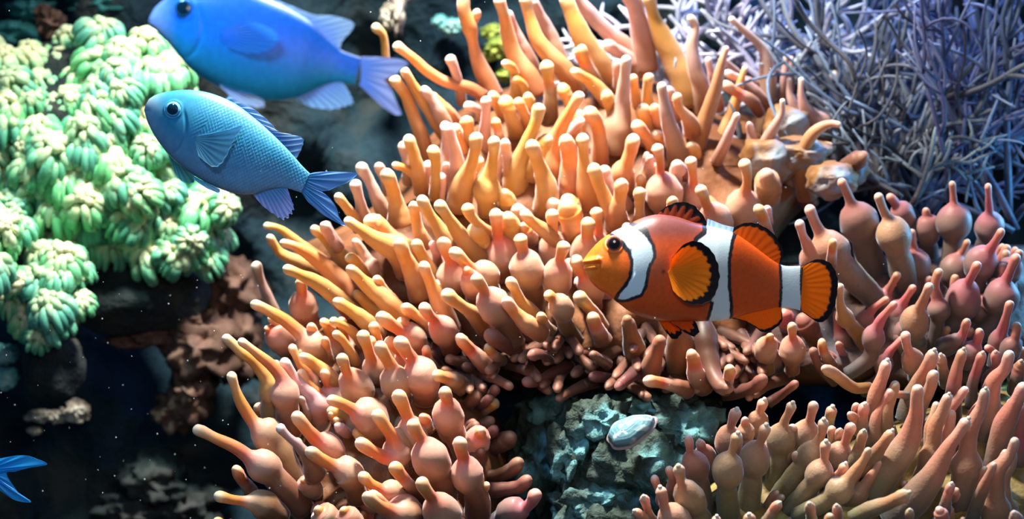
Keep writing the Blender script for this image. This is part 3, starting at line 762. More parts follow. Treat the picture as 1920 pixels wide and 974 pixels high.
def fin(fr, base, outer, colfn, mat, parent, name, y0=0.0, lift=0.0, rays=14, amp=2.0, thick=4.0, jag=0.0, nu=90, nv=26, curl=0.0, jagn=None, closed_lift=None):
    bpts = smooth_curve(base, nu); opts = smooth_curve(outer, nu)
    u = np.linspace(0, 1, nu)[:, None]; v = np.linspace(0, 1, nv)[None, :]
    ext = np.ones((nu, 1))
    if jag: ext = 1 - jag * (0.5 + 0.5 * np.cos(u * 2 * math.pi * (jagn or rays))) - jag * 0.5 * np.abs(np.sin(u * 37))
    vv = v * ext
    Px = bpts[:, None, 0] * (1 - vv) + opts[:, None, 0] * vv
    Py = bpts[:, None, 1] * (1 - vv) + opts[:, None, 1] * vv
    ridge = amp * np.cos(u * 2 * math.pi * rays) * np.sin(np.clip(v, 0, 1) * math.pi * 0.9 + 0.1)
    yd = y0 + lift * v ** 1.2 + curl * np.sin(u * math.pi) * v + ridge
    tk = thick * (1 - 0.8 * v) / 2 + 0.25
    col = colfn(Px, Py, u + 0 * v, v + 0 * u, ridge)
    A = fr.w(Px, Py); B = A.copy()
    A[..., 1] += fr.u(yd - tk); B[..., 1] += fr.u(yd + tk)
    n = nu * nv; V = np.vstack([A.reshape(-1, 3), B.reshape(-1, 3)])
    idx = np.arange(n).reshape(nu, nv)
    q = np.stack([idx[:-1, :-1], idx[1:, :-1], idx[1:, 1:], idx[:-1, 1:]], -1).reshape(-1, 4)
    f = q.tolist() + (q[:, ::-1] + n).tolist()
    edge = list(idx[0, :]) + list(idx[1:, -1]) + list(idx[-1, -2::-1]) + list(idx[-2:0:-1, 0])
    for a, b in zip(edge, edge[1:] + edge[:1]): f.append((a, a + n, b + n, b))
    mb = MB(); mb.add(V, f, None, np.vstack([col.reshape(-1, 3)] * 2))
    return mb.build(name, mat, parent)

def ball(c, r, col=None, n=24, m=16, squash=(1, 1, 1)):
    th = np.linspace(0.02, math.pi - 0.02, m); ph = np.linspace(0, 2 * math.pi, n, endpoint=False)
    # pole faces the camera (-Y)
    V = np.stack([np.sin(th)[:, None] * np.cos(ph)[None], -np.cos(th)[:, None] + 0 * ph[None], np.sin(th)[:, None] * np.sin(ph)[None]], -1)
    V = np.array(c) + V * r * np.array(squash)
    f = [(i * n + j, i * n + (j + 1) % n, (i + 1) * n + (j + 1) % n, (i + 1) * n + j) for i in range(m - 1) for j in range(n)]
    f.append(list(range(n))[::-1]); f.append(list(range((m - 1) * n, m * n)))
    return V.reshape(-1, 3), f, np.repeat(th, n)

M['fish'] = colmat('fish_skin', 0.42, 0.08, spec=0.4, bscale=60, bstr=0.08)
M['finmat'] = colmat('fish_fin', 0.6, 0.0, transl=0.45, spec=.15)
M['bluefin'] = colmat('blue_fin', 0.4, 0.0, transl=0.35, alpha=0.85)
M['pecfin'] = colmat('blue_pectoral_fin', 0.4, 0.0, transl=0.3, alpha=0.45)
M['blueskin'] = colmat('blue_fish_skin', 0.4, 0.05, spec=0.35)
M['eye'] = colmat('fish_eye', 0.08, spec=0.7)

# ---- clownfish
K = FishFrame(1040, 340, 3.043, 15.2)
clown = thing('clownfish', 'orange fish with three white bands edged in black, swimming before the anemone', 'fish', K.w(720, 520))
HB = [(325,295),(385,340),(428,405),(440,470),(430,550),(402,600),(368,640),(355,672),(400,672),(480,640),(502,590),(507,540),(522,480),(550,430),(542,370),(500,310),(438,262),(400,230),(330,270)]
MBAND = [(868,150),(862,300),(805,340),(775,420),(790,560),(855,660),(898,690),(886,750),(868,840),(998,840),(990,700),(976,600),(976,450),(1000,330),(1032,255),(1050,150)]
TB = [(1290,430),(1298,600),(1290,780),(1412,780),(1396,600),(1402,430)]
def clown_col(x, y, side):
    n1 = np.vectorize(lambda a, b: noise.noise(Vector((a / 22, b / 22, 1.0))))(x, y)
    n2 = np.vectorize(lambda a, b: noise.noise(Vector((a / 7, b / 7, 5.0))))(x, y)
    c = np.zeros(x.shape + (3,)) + np.array([0.64, 0.085, 0.008])
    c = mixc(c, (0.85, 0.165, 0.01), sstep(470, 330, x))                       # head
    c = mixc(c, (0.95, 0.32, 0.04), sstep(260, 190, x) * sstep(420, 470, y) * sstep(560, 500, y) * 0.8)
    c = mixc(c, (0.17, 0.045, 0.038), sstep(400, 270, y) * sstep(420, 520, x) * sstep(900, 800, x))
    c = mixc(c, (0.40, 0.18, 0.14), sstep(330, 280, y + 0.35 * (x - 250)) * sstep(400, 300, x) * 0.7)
    c = mixc(c, (0.35, 0.06, 0.01), sstep(640, 800, y) * sstep(1000, 850, x) * 0.6)  # belly shading put into the colour
    c = c * (1 + 0.12 * n1[..., None] + 0.10 * n2[..., None])
    for poly, bw in ((HB, 19), (MBAND, 20), (TB, 17)):
        d = polydist(x, y, poly) + n1 * 3 + n2 * 2.5
        extra = 0
        if poly is HB: extra = 30 * np.exp(-((x - 490) / 55) ** 2 - ((y - 275) / 45) ** 2) + 14 * np.exp(-((x - 395) / 30) ** 2 - ((y - 370) / 40) ** 2)
        if poly is MBAND: extra = 8 * np.exp(-((y - 280) / 60) ** 2)
        c = mixc(c, (0.012, 0.010, 0.018), sstep(bw + extra + 3, bw + extra - 3, d))
        c = mixc(c, np.array([0.62, 0.78, 0.88]), sstep(2, -2.5, d))
    # small black spot behind the gill, speckle fringe behind the head band
    c = mixc(c, (0.05, 0.01, 0.01), np.exp(-((x - 607) ** 2 + (y - 515) ** 2) / 110.0))
    return np.clip(c, 0, 1)
def clown_disp(x, y, side):
    def seg(ax, ay, bx, by):
        t = np.clip(((x - ax) * (bx - ax) + (y - ay) * (by - ay)) / ((bx - ax) ** 2 + (by - ay) ** 2), 0, 1)
        return np.hypot(x - ax - t * (bx - ax), y - ay - t * (by - ay))
    m = side
    up = seg(170, 458, 235, 448); lo = seg(168, 498, 222, 490); gr = seg(155, 478, 250, 470)
    d = 26 * np.exp(-(up / 17) ** 2) + 20 * np.exp(-(lo / 14) ** 2) - 9 * np.exp(-(gr / 5) ** 2)
    d -= 8 * np.exp(-(np.hypot(x - 332, y - 356) / 34) ** 2) * m - 7 * np.exp(-((np.hypot(x - 332, y - 356) - 50) / 9) ** 2)   # socket
    gill = seg(425, 400, 440, 520); g2 = seg(440, 520, 380, 640)
    d -= 5 * np.exp(-(np.minimum(gill, g2) / 8) ** 2)
    d += 5 * np.exp(-(seg(262, 445, 268, 500) / 10) ** 2)
    return d * (0.35 + 0.65 * m), -10 * np.exp(-(up / 14) ** 2) * sstep(215, 170, x) - 4 * np.exp(-(lo / 12) ** 2) * sstep(215, 170, x) + 6 * np.exp(-(gr / 7) ** 2) * sstep(200, 160, x)
ctop = [(168,478),(172,440),(200,400),(255,342),(330,290),(400,256),(470,222),(530,200),(600,190),(700,205),(790,235),(880,258),(960,275),(1030,300),(1110,352),(1190,412),(1250,455),(1300,480),(1350,486),(1415,482)]
cbot = [(168,482),(178,525),(210,580),(255,620),(310,655),(360,694),(430,745),(510,778),(610,797),(720,803),(870,799),(960,795),(1040,775),(1130,750),(1210,733),(1290,722),(1350,726),(1415,742)]
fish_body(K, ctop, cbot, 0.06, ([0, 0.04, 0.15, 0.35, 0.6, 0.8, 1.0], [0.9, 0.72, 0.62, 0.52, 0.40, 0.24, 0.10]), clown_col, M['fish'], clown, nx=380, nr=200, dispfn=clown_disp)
OR = np.array([1.0, 0.23, 0.008]); BK = np.array([0.012, 0.011, 0.02])
def fin_edge(w0, inner=OR, streak=0.0, rays=14, wu=None):
    def f(x, y, u, v, ridge):
        n = np.vectorize(lambda a, b: noise.noise(Vector((a / 10, b / 10, 2.0))))(x, y)
        c = np.zeros(x.shape + (3,)) + inner
        c = c * (1 + 0.04 * np.cos(u * 2 * math.pi * rays * 2)[..., None])
        w = w0 if wu is None else w0 * np.interp(u, *wu)
        st = streak * (0.5 + 0.5 * np.cos(u * 2 * math.pi * rays)) ** 2
        c = mixc(c, BK, sstep(1 - w - st - 0.02, 1 - w - st + 0.02, v + n * 0.03))
        return np.clip(c, 0, 1)
    return f
# first dorsal fin
fin(K, [(585,200),(660,212),(740,228),(800,250),(845,300)], [(578,192),(640,142),(720,117),(800,140),(866,225),(868,290),(836,338)], fin_edge(.16, np.array([0.42, 0.07, 0.03]), .42, 9, ([0, .25, .6, 1], [.6, 1, 1.6, 3.0])), M['finmat'], clown, 'dorsal_fin', 0, 0, 9, 1.0, 12, 0.03)
# dorsal fin valley, white, joining the two
def whitef(x, y, u, v, r): return np.zeros(x.shape + (3,)) + np.array([0.62, 0.78, 0.88])
fin(K, [(860,285),(900,285),(960,300),(1010,315)], [(872,214),(905,226),(960,248),(1022,262)], whitef, M['finmat'], clown, 'dorsal_membrane', 0, 0, 5, 1.0, 14, 0)
fin(K, [(1012,330),(1090,365),(1180,430),(1260,490)], [(1018,268),(1085,238),(1160,244),(1240,290),(1296,370),(1304,420),(1284,476)], fin_edge(.15, OR * np.array([.85, .75, 1]), 0.03, 10, ([0, .1, .5, 1], [2.4, 1.2, 1, 1.2])), M['finmat'], clown, 'dorsal_fin', 0, 0, 10, 0.35, 12, 0.015)
# tail fin
fin(K, [(1402,490),(1398,550),(1396,610),(1400,680),(1412,738)], [(1420,478),(1500,445),(1575,470),(1614,545),(1616,620),(1598,720),(1560,785),(1505,806),(1420,752)], fin_edge(.175, OR * np.array([1, 1.15, 1]), 0.02, 14, ([0, .08, .2, .8, .92, 1], [4, 1.6, 1, 1, 1.2, 3])), M['finmat'], clown, 'tail_fin', 0, 0, 14, 0.35, 14, 0.012, nu=140, nv=44)
# anal fin
fin(K, [(1000,765),(1090,755),(1190,735),(1280,715)], [(998,782),(1085,800),(1140,832),(1190,864),(1250,846),(1297,800),(1296,728)], fin_edge(.13, OR, 0.02, 10, ([0, .1, .5, 1], [2.5, 1.2, 1, 1])), M['finmat'], clown, 'anal_fin', 0, 0, 10, 0.35, 12, 0.015)
# pelvic fins
fin(K, [(590,785),(640,792),(700,795)], [(596,800),(640,868),(684,908),(728,872),(712,815)], fin_edge(.22, OR * np.array([.95, .8, 1]), .1, 6, ([0, .3, .6, 1], [.2, 1.2, 1.2, .3])), M['finmat'], clown, 'pelvic_fin', 14, 10, 6, 2.5, 8, .04)
fin(K, [(650,785),(710,790),(770,780)], [(655,800),(720,850),(790,888),(824,858),(800,800),(778,785)], fin_edge(.2, OR * np.array([.8, .55, 1]), .1, 6, ([0, .3, .6, 1], [.2, 1.2, 1.5, 1.2])), M['finmat'], clown, 'pelvic_fin', -16, -10, 6, 2.5, 8, .04)
# lower flank lappet edge (black rim before the white band)
# pectoral fin
fin(K, [(632,520),(634,514),(640,506),(642,500),(646,494)][::-1], [(650,440),(720,362),(790,343),(862,382),(905,450),(922,540),(905,625),(868,682),(800,702),(728,690),(660,628)],
    fin_edge(.155, np.array([1.0, 0.31, 0.012]), 0.03, 15, ([0, .08, .2, .75, .9, 1], [.0, 1.0, 1.1, 1.1, .5, .1])), M['finmat'], clown, 'pectoral_fin', -158, -22, 15, 0.8, 6, .015, nu=180, nv=50)
# eye
ev, ef, et = ball(K.w(332, 356, -K.u(110)), K.u(45), n=36, m=28, squash=(1, 0.40, 1))
# sits on the head surface: the pole looks at the glass
ec = np.zeros((len(et), 3)) + np.array([0.62, 0.16, 0.08])
ec = np.where((et < 0.78)[:, None], np.array([0.02, 0.012, 0.015]), ec)
ec = np.where(((et >= 0.80) & (et < 0.95))[:, None], np.array([0.16, 0.06, 0.05]), ec)
ec = np.where((et > 1.2)[:, None], np.array([0.85, 0.30, 0.18]), ec)
mb = MB(); mb.add(ev, ef, None, ec); EYE = mb.build('eye', M['eye'], clown)

# ---- blue-green chromis
def scale_pattern(x, y, ca, sa, pitch=17.0):
    a = x * ca + y * sa; b = -x * sa + y * ca
    row = np.floor(b / (pitch * 0.62)); aa = a / pitch + 0.5 * (row % 2)
    fa = aa - np.floor(aa); fb = b / (pitch * 0.62) - row - 0.5
    edge = np.abs(fa - (0.78 - 0.5 * (fb * 2) ** 2 * 0.5))
    return np.exp(-(edge / 0.13) ** 2), fa
def chromis(fr, label, top, bot, ang, fins, eye, cols, eye_r, group, scl=0.5, pitch=17.0, rimy=(0.25, 0.6, 0.85)):
    t = thing('blue_fish', label, 'fish', fr.w(np.mean([p[0] for p in top]), np.mean([p[1] for p in bot]) * .5 + np.mean([p[1] for p in top]) * .5), group)
    ca, sa = math.cos(ang), math.sin(ang)
    T = np.array(top, float); B = np.array(bot, float)
    T = T[np.argsort(T[:, 0])]; B = B[np.argsort(B[:, 0])]
    x0, x1 = T[0, 0], T[-1, 0]
    def col(x, y, side):
        ty = np.interp(x, T[:, 0], T[:, 1]); by = np.interp(x, B[:, 0], B[:, 1])
        v = np.clip((y - ty) / (by - ty + 1e-3), 0, 1); u = (x - x0) / (x1 - x0)
        c = np.zeros(x.shape + (3,)) + np.array(cols[0])
        c = mixc(c, cols[1], sstep(0.35, 0.95, v))
        c = mixc(c, cols[2], sstep(0.16, 0.0, u))
        c = mixc(c, cols[3], sstep(0.10, 0.02, v) * sstep(.15, .4, u) * 0.7)
        s, fa = scale_pattern(x, y, ca, sa, pitch)
        m = sstep(0.26, 0.40, u) * scl
        c = c * (1 + m[..., None] * (s[..., None] * 0.55 - 0.12))
        hl = np.exp(-((v - 0.13) / 0.10) ** 2) * sstep(.3, .45, u) * s * scl  # highlight row along the back scales, painted into the colour
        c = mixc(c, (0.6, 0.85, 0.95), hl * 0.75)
        n = np.vectorize(lambda a, b: noise.noise(Vector((a / 25, b / 25, 4.0))))(x, y)
        return np.clip(c * (1 + 0.15 * n[..., None]), 0, 1)
    def disp(x, y, side):
        s, fa = scale_pattern(x, y, ca, sa, pitch); u = (x - x0) / (x1 - x0)
        ty = np.interp(x, T[:, 0], T[:, 1]); by = np.interp(x, B[:, 0], B[:, 1]); v = (y - ty) / (by - ty + 1e-3)
        d = s * 1.6 * sstep(0.26, 0.4, u) * scl * 2
        ug = u - 0.27 + 0.10 * (v - 0.45) ** 2 * 4
        d += -5 * np.exp(-(ug / 0.010) ** 2) * sstep(.2, .4, v) * sstep(1, .8, v)           # gill cover edge
        e = np.hypot(x - eye[0], y - eye[1]); d += 3.5 * np.exp(-((e - eye_r * 1.12) / (eye_r * .16)) ** 2) - 4 * np.exp(-(e / (eye_r * .8)) ** 2)
        m = np.hypot((x - top[0][0] - 12) / 2.2, y - top[0][1] - 10)
        d -= 4 * np.exp(-(m / 5) ** 2)
        return d * side, 0 * x
    fish_body(fr, top, bot, ang, ([0, 0.05, 0.2, 0.45, 0.75, 1.0], [0.65, 0.55, 0.46, 0.42, 0.30, 0.16]), col, M['blueskin'], t, nx=320, nr=200, dispfn=disp)
    for nm, base, outer, k in fins:
        bc = np.array(k.get('col', cols[4])); tc = np.array(k.get('tip', cols[4]))
        rays = k.get('rays', 12)
        def fc(x, y, u, v, ridge, bc=bc, tc=tc, rays=rays):
            c = np.zeros(x.shape + (3,)) + bc
            c = mixc(c, tc, sstep(0.1, 0.8, v))
            return np.clip(c * (1 + 0.22 * np.cos(u * 2 * math.pi * rays)[..., None] * sstep(0, .3, v)[..., None]), 0, 1)
        fin(fr, base, outer, fc, M['pecfin' if nm == 'pectoral_fin' else 'bluefin'], t, nm, k.get('y0', 0), k.get('lift', 0), rays, k.get('amp', 2.0), k.get('thick', 7), k.get('jag', .03), jagn=rays)
    ev, ef, et = ball(fr.w(eye[0], eye[1], -fr.u(eye[2])), fr.u(eye_r), n=32, m=26, squash=(1, .4, 1))
    ec = np.zeros((len(et), 3)) + np.array(rimy)
    ec = np.where((et < 0.85)[:, None], np.array([0.004, 0.03, 0.05]), ec)
    ec = np.where(((et > 1.05) & (et < 1.25))[:, None], np.array([0.02, 0.15, 0.25]), ec)
    mb = MB(); mb.add(ev, ef, None, ec); mb.build('eye', M['eye'], t)
    return t
G1 = FishFrame(260, 0, 2.265, 15.3)
chromis(G1, 'smaller teal-blue fish with scaly flank, below the larger blue fish', 
 [(24,465),(45,422),(100,395),(200,382),(300,395),(400,435),(480,492),(560,562),(640,642),(690,700),(728,738)],
 [(24,470),(40,522),(72,584),(130,660),(200,722),(300,782),(400,820),(480,826),(560,806),(620,800),(665,810),(700,822)], 0.42,
 [('tail_fin', [(722,740),(712,760),(704,780),(696,800),(690,815)], [(740,733),(830,728),(935,740),(870,785),(800,812),(780,815),(800,830),(835,870),(862,935),(885,965),(800,925),(720,860)], dict(rays=10, col=(0.03,0.20,0.45), tip=(0.12,0.30,0.62))),
  ('dorsal_fin', [(360,425),(440,470),(520,540),(590,610),(660,690)], [(385,405),(470,448),(550,510),(600,562),(655,572),(703,588),(695,630),(664,686)], dict(rays=13, col=(0.03,0.14,0.40), tip=(0.22,0.40,0.66), jag=.05)),
  ('anal_fin', [(480,815),(530,800),(580,795),(620,790)], [(480,822),(530,880),(580,918),(620,938),(650,915),(662,885),(650,850),(632,800)], dict(rays=11, col=(0.10,0.30,0.55), tip=(0.35,0.40,0.72), jag=.06)),
  ('pelvic_fin', [(120,650),(150,680),(190,710)], [(128,690),(150,740),(185,775),(225,775),(230,745)], dict(rays=6, col=(0.1,0.5,0.55), tip=(0.15,0.55,0.55), y0=25, lift=20)),
  ('pelvic_fin', [(230,745),(260,762),(290,775)], [(240,765),(290,800),(345,822),(350,805)], dict(rays=4, col=(0.1,0.4,0.55), tip=(0.25,0.55,0.75), y0=-15, lift=-8)),
  ('pectoral_fin', [(262,582),(258,592),(256,600),(254,608)], [(330,570),(400,556),(458,540),(430,590),(405,640),(370,700),(330,715),(270,670)], dict(rays=12, col=(0.14,0.42,0.58), tip=(0.16,0.46,0.64), y0=-76, lift=-5, amp=.4, thick=4)),
 ], (158, 470, 62), [(0.03, 0.25, 0.42), (0.16, 0.28, 0.42), (0.26, 0.40, 0.55), (0.10, 0.36, 0.60), (0.10, 0.30, 0.55)], 33, None)
G2 = FishFrame(260, 0, 2.265, 12.6)
chromis(G2, 'larger vivid blue fish, nearest to the glass, partly cut off at the top', 
 [(42,85),(75,30),(150,-25),(250,-62),(350,-70),(450,-48),(540,-8),(640,38),(740,98),(800,160),(860,214),(945,246)],
 [(42,95),(95,150),(150,212),(215,290),(300,350),(400,398),(500,425),(620,428),(700,405),(790,362),(860,350),(945,368)], 0.24,
 [('tail_fin', [(938,250),(942,280),(944,310),(942,340),(936,362)], [(950,240),(1040,243),(1145,262),(1100,312),(1052,335),(1050,345),(1080,390),(1118,492),(1050,465),(945,370)], dict(rays=10, col=(0.25,0.45,0.95), tip=(0.55,0.62,0.98))),
  ('dorsal_fin', [(540,5),(640,50),(740,110),(800,165),(850,210)], [(560,-10),(650,25),(745,62),(830,66),(912,92),(910,125),(868,172),(856,205)], dict(rays=12, col=(0.35,0.55,0.95), tip=(0.55,0.72,0.95))),
  ('anal_fin', [(670,410),(730,385),(800,355),(860,345)], [(672,428),(740,458),(820,468),(880,455),(915,440),(900,400),(875,360)], dict(rays=11, col=(0.35,0.55,0.95), tip=(0.45,0.68,0.98), jag=.05)),
  ('pelvic_fin', [(340,350),(370,372),(410,390)], [(360,378),(430,440),(500,462),(545,458),(530,425),(440,395)], dict(rays=6, col=(0.5,0.6,0.95), tip=(0.8,0.8,0.98), y0=-30, lift=-20)),
  ('pectoral_fin', [(372,150),(366,160),(362,170),(360,180)], [(440,110),(520,110),(590,140),(610,180),(570,225),(490,240),(400,220)], dict(rays=12, col=(0.05,0.40,0.95), tip=(0.08,0.45,0.98), y0=-93, lift=-2, amp=1, thick=4)),
 ], (205, 45, 72), [(0.006, 0.21, 0.92), (0.02, 0.34, 0.55), (0.42, 0.52, 0.92), (0.45, 0.58, 0.95), (0.3, 0.45, 0.9)], 42, None, 0.25, 20, (0.05, 0.25, 0.7))
G3 = FishFrame(0, 487, 2.0, 15.6)
chromis(G3, 'bright blue fish leaving the frame at the lower left, only its forked tail showing', 
 [(-760,700),(-720,640),(-640,590),(-520,560),(-400,570),(-280,620),(-180,690),(-100,740),(-15,765)],
 [(-760,706),(-735,760),(-680,820),(-580,880),(-460,910),(-340,905),(-230,880),(-130,850),(-15,835)], 0.12,
 [('tail_fin', [(-22,768),(-20,785),(-20,800),(-20,815),(-22,832)], [(-10,748),(60,736),(110,738),(178,768),(110,782),(60,795),(25,802),(50,850),(80,885),(118,910),(60,905),(-10,860)], dict(rays=9, col=(0.01,0.35,0.95), tip=(0.03,0.45,0.98), jag=.01)),
  ('dorsal_fin', [(-420,580),(-320,620),(-220,680),(-130,740)], [(-430,550),(-320,570),(-200,610),(-110,720)], dict(rays=12)),
  ('anal_fin', [(-300,890),(-240,870),(-180,855),(-120,845)], [(-290,920),(-220,960),(-150,950),(-110,860)], dict(rays=10)),
 ], (-650, 670, 60), [(0.012, 0.22, 0.70), (0.03, 0.25, 0.5), (0.12, 0.28, 0.62), (0.10, 0.36, 0.70), (0.05, 0.25, 0.65)], 30, None, 0.4, 14)

# ------------------------------------------------------------------ green leather coral
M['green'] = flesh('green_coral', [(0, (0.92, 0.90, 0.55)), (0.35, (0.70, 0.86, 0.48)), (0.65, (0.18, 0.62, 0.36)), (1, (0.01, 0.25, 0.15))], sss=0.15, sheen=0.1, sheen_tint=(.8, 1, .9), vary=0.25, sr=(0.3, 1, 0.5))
M['green_core'] = mottled('green_coral_core', (0.01, 0.12, 0.08), (0.03, 0.30, 0.17), (0.25, 0.55, 0.25), 3.0, 0.7)
M['stalk'] = mottled('coral_stalk_dark', (0.01, 0.018, 0.02), (0.025, 0.03, 0.03), (0.06, 0.06, 0.05), 2.0, 0.9)
def blob(c, r, amp=0.15, sc=1.5, n=32, m=22, seed=0.0):
    v, f, th = ball((0, 0, 0), 1.0, n=n, m=m)
    out = []
    for p in v:
        q = p + seed
        k = 1 + amp * fbm(q, sc, 4)
        out.append(np.array(c) + p * np.array(r) * k)
    return out, f
def lobe_centres(poly, dmin, tries=4000):
    P = np.array(poly, float); pts = []
    x0, y0 = P.min(0); x1, y1 = P.max(0)
    X = rng.uniform(x0, x1, tries); Yy = rng.uniform(y0, y1, tries)
    dd = polydist(X, Yy, poly)
    for x, y, d in zip(X, Yy, dd):
        if d < -14 and all((x - a) ** 2 + (y - b) ** 2 > dmin ** 2 for a, b, _ in pts): pts.append((x, y, -d))
    return pts
def green_coral(label, poly, D, dmin, R, core, stalk_to, fingers=40):
    P = np.array(poly, float); c = P.mean(0)
    t = thing('leather_coral', label, 'coral', W(c[0], P[:, 1].max(), D + 0.8))
    mb = MB()
    k = D / FPX
    for (cx, cy, rx, ry, rz) in core:
        v, f = blob(W(cx, cy, D + 0.55), (rx * k, rz, ry * k), 0.15, 1.5, seed=cx * 0.01); mb.add(v, f)
    mb.build('stalk', M['stalk'], t)
    for x, y, d in lobe_centres(poly, dmin):
        Yd = D + 0.45 - 0.55 * min(1.0, d / 90) ** 0.7 + rng.uniform(-.2, .2)
        ctr = W(x, y, Yd); r = R * k * rng.uniform(.7, 1.2)
        mb = MB(); v, f = blob(ctr, (r * .8, r * .7, r * .75), 0.2, 2.0, 14, 10, seed=x * .1)
        mb.add(v, f); lo = mb.build('lobe', M['green_core'], t, origin=ctr)
        mb = MB()
        ax = np.array([rng.normal(0, .5), -0.8 + rng.normal(0, .25), 0.7 + rng.normal(0, .4)]); ax /= np.linalg.norm(ax)
        e1 = np.cross(ax, [1, .1, 0]); e1 /= np.linalg.norm(e1); e2 = np.cross(ax, e1)
        for ring, cnt, p0, p1 in ((0, fingers // 5, .05, .75), (1, fingers // 3, .45, 1.35), (2, fingers // 2, .9, 1.95)):
            for i in range(cnt):
                a = 2 * math.pi * (i + .5 * ring) / cnt + rng.normal(0, .22)
                q0, q1 = p0 + rng.normal(0, .15), p1 - rng.uniform(0, .5)
                s = np.array([0, .06, .3, .55, .8, 1.0]); w = r * rng.uniform(.13, .24); lf = rng.uniform(-.06, .10); path = []
                for q in s[::-1]:
                    pa = q0 + (q1 - q0) * q; dr = ax * math.cos(pa) + (e1 * math.cos(a) + e2 * math.sin(a)) * math.sin(pa)
                    path.append(ctr + dr * r * (.86 + lf + .10 * math.sin(q * 3) + .06 * ring * q) * np.array([1, .9, 1]) + np.array([0, 0, -r * .18 * q * ring]))
                path = np.array(path)[::-1]
                rad = w * np.array([.5, .9, 1.15, 1.1, .95, .45])
                tv, tf = tube(path, rad, 6)
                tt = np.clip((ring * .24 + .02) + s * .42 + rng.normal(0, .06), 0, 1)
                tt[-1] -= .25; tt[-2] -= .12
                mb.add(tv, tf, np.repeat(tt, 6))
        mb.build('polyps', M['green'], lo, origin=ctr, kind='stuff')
    return t
green_coral('big pale green coral head of knobbly lobes, left of the two larger blue fish',
 [(-60,95),(95,92),(105,72),(150,48),(270,46),(330,105),(348,160),(352,320),(430,375),(435,450),(408,515),(350,500),(250,500),(130,480),(40,470),(-60,430)], 18.9, 33, 37,
 [(150,260,230,190,.7),(300,420,110,90,.5),(60,250,140,150,.6),(250,560,150,70,.5)], None)
green_coral('small dark green coral clump hanging under the big green head, by the left edge',
 [(10,560),(30,500),(80,468),(140,480),(185,530),(180,590),(130,640),(60,650),(15,610)], 18.1, 36, 34, [(95,570,70,70,.35),(100,690,60,70,.3)], None, 40)
green_coral('shaded green coral lobe at the left edge, beside the dark hollow',
 [(-90,380),(20,375),(48,430),(50,520),(20,560),(-90,570)], 17.8, 40, 36, [(-30,470,70,90,.4)], None, 40)

# ------------------------------------------------------------------ branching gorgonians, top right
def gorg_mat(name, a, b, c):
    m = flesh(name, [(0, a), (0.4, b), (1, c)], sss=0.0, sheen=0.3, sheen_tint=(.6, .8, 1), vary=0.2, bscale=40, bstr=.4)
    return m
M['g_pale'] = gorg_mat('gorgonian_pale', (0.62, 0.66, 0.80), (0.30, 0.31, 0.46), (0.16, 0.15, 0.25))
M['g_blue'] = gorg_mat('gorgonian_blue', (0.24, 0.30, 0.50), (0.07, 0.09, 0.20), (0.03, 0.03, 0.07))
M['g_brown'] = gorg_mat('gorgonian_grey', (0.22, 0.26, 0.32), (0.05, 0.06, 0.09), (0.035, 0.02, 0.02))
def grow(mb, p, d, ln, r, lev, t0, flat):
    n = 9; pts = [p]; q = np.array(p, float); dr = np.array(d, float)
    turn = rng.normal(0, .17, 3) * [1, .5, 1]
    for i in range(n):
        turn = turn * .93 + rng.normal(0, .035, 3); dr = dr + turn + rng.normal(0, .03, 3); dr[1] *= flat; dr = dr + np.array([0, 0, .07]); dr /= np.linalg.norm(dr)
        q = q + dr * ln / n; pts.append(q)
    if lev < 3 and (min(p[2] for p in pts) < ZMIN[0] - .05): return
    pts = np.array(pts); s = np.linspace(0, 1, n + 1)
    rad = r * (1 - .45 * s); rad[-1] *= .45
    v, f = tube(pts[::-1], rad[::-1], 7)
    mb.add(v, f, np.repeat((1 - (t0 + (1 - t0) * s))[::-1], 7))
    if lev > 0:
        for k in range(rng.integers(2, 5)):
            i = int(rng.integers(2, n)); a = rng.choice([-1, 1]) * rng.uniform(.5, 1.0)
            b = pts[i + 1] - pts[i] if i < n else pts[i] - pts[i - 1]; b /= np.linalg.norm(b)
            nd = np.array([b[0] * math.cos(a) - b[2] * math.sin(a), b[1] + rng.normal(0, .25), b[0] * math.sin(a) + b[2] * math.cos(a)])
            grow(mb, pts[i], nd, ln * rng.uniform(.45, .75), r * .75, lev - 1, t0 + (1 - t0) * .35, flat)
ZMIN = [0]
def gorgonian(label, root, D, n, a0, a1, ln, r, mat, lev=2, group=None):
    rt = W(root[0], root[1], D); t = thing('branching_coral', label, 'coral', rt, group)
    k = D / FPX; ZMIN[0] = rt[2]
    for i in range(n):
        a = math.radians(a0 + (a1 - a0) * (i + .5) / n + rng.uniform(-6, 6))
        d = np.array([math.cos(a), rng.normal(0, .3), math.sin(a)])
        mb = MB(); st = rt + np.array([rng.normal(0, .08), rng.normal(0, .25), rng.normal(0, .05)])
        grow(mb, st, d, ln * k * rng.uniform(.8, 1.15), r * k * rng.uniform(.8, 1.3), lev, 0.0, .9)
        if not mb.v: continue
        mb.build('branch', mat, t, origin=st)
    return t
gorgonian('pale lavender branching coral behind the top of the orange anemone', (1290, 240), 19.2, 11, 30, 165, 240, 8, M['g_pale'])
gorgonian('pale lavender branching coral lying low at the top edge, left of the dark grey one', (1420, 190), 19.1, 10, 20, 160, 200, 8, M['g_pale'])
gorgonian('dark grey-brown branching coral with thick stems, beside the folded rim of the orange anemone', (1640, 370), 18.4, 12, 60, 165, 320, 8, M['g_brown'])
gorgonian('added dim violet branching coral standing in for haze in the top right corner, farthest back', (1830, 330), 19.7, 16, 35, 150, 380, 8, M['g_blue'])  # extra colony added in place of violet haze
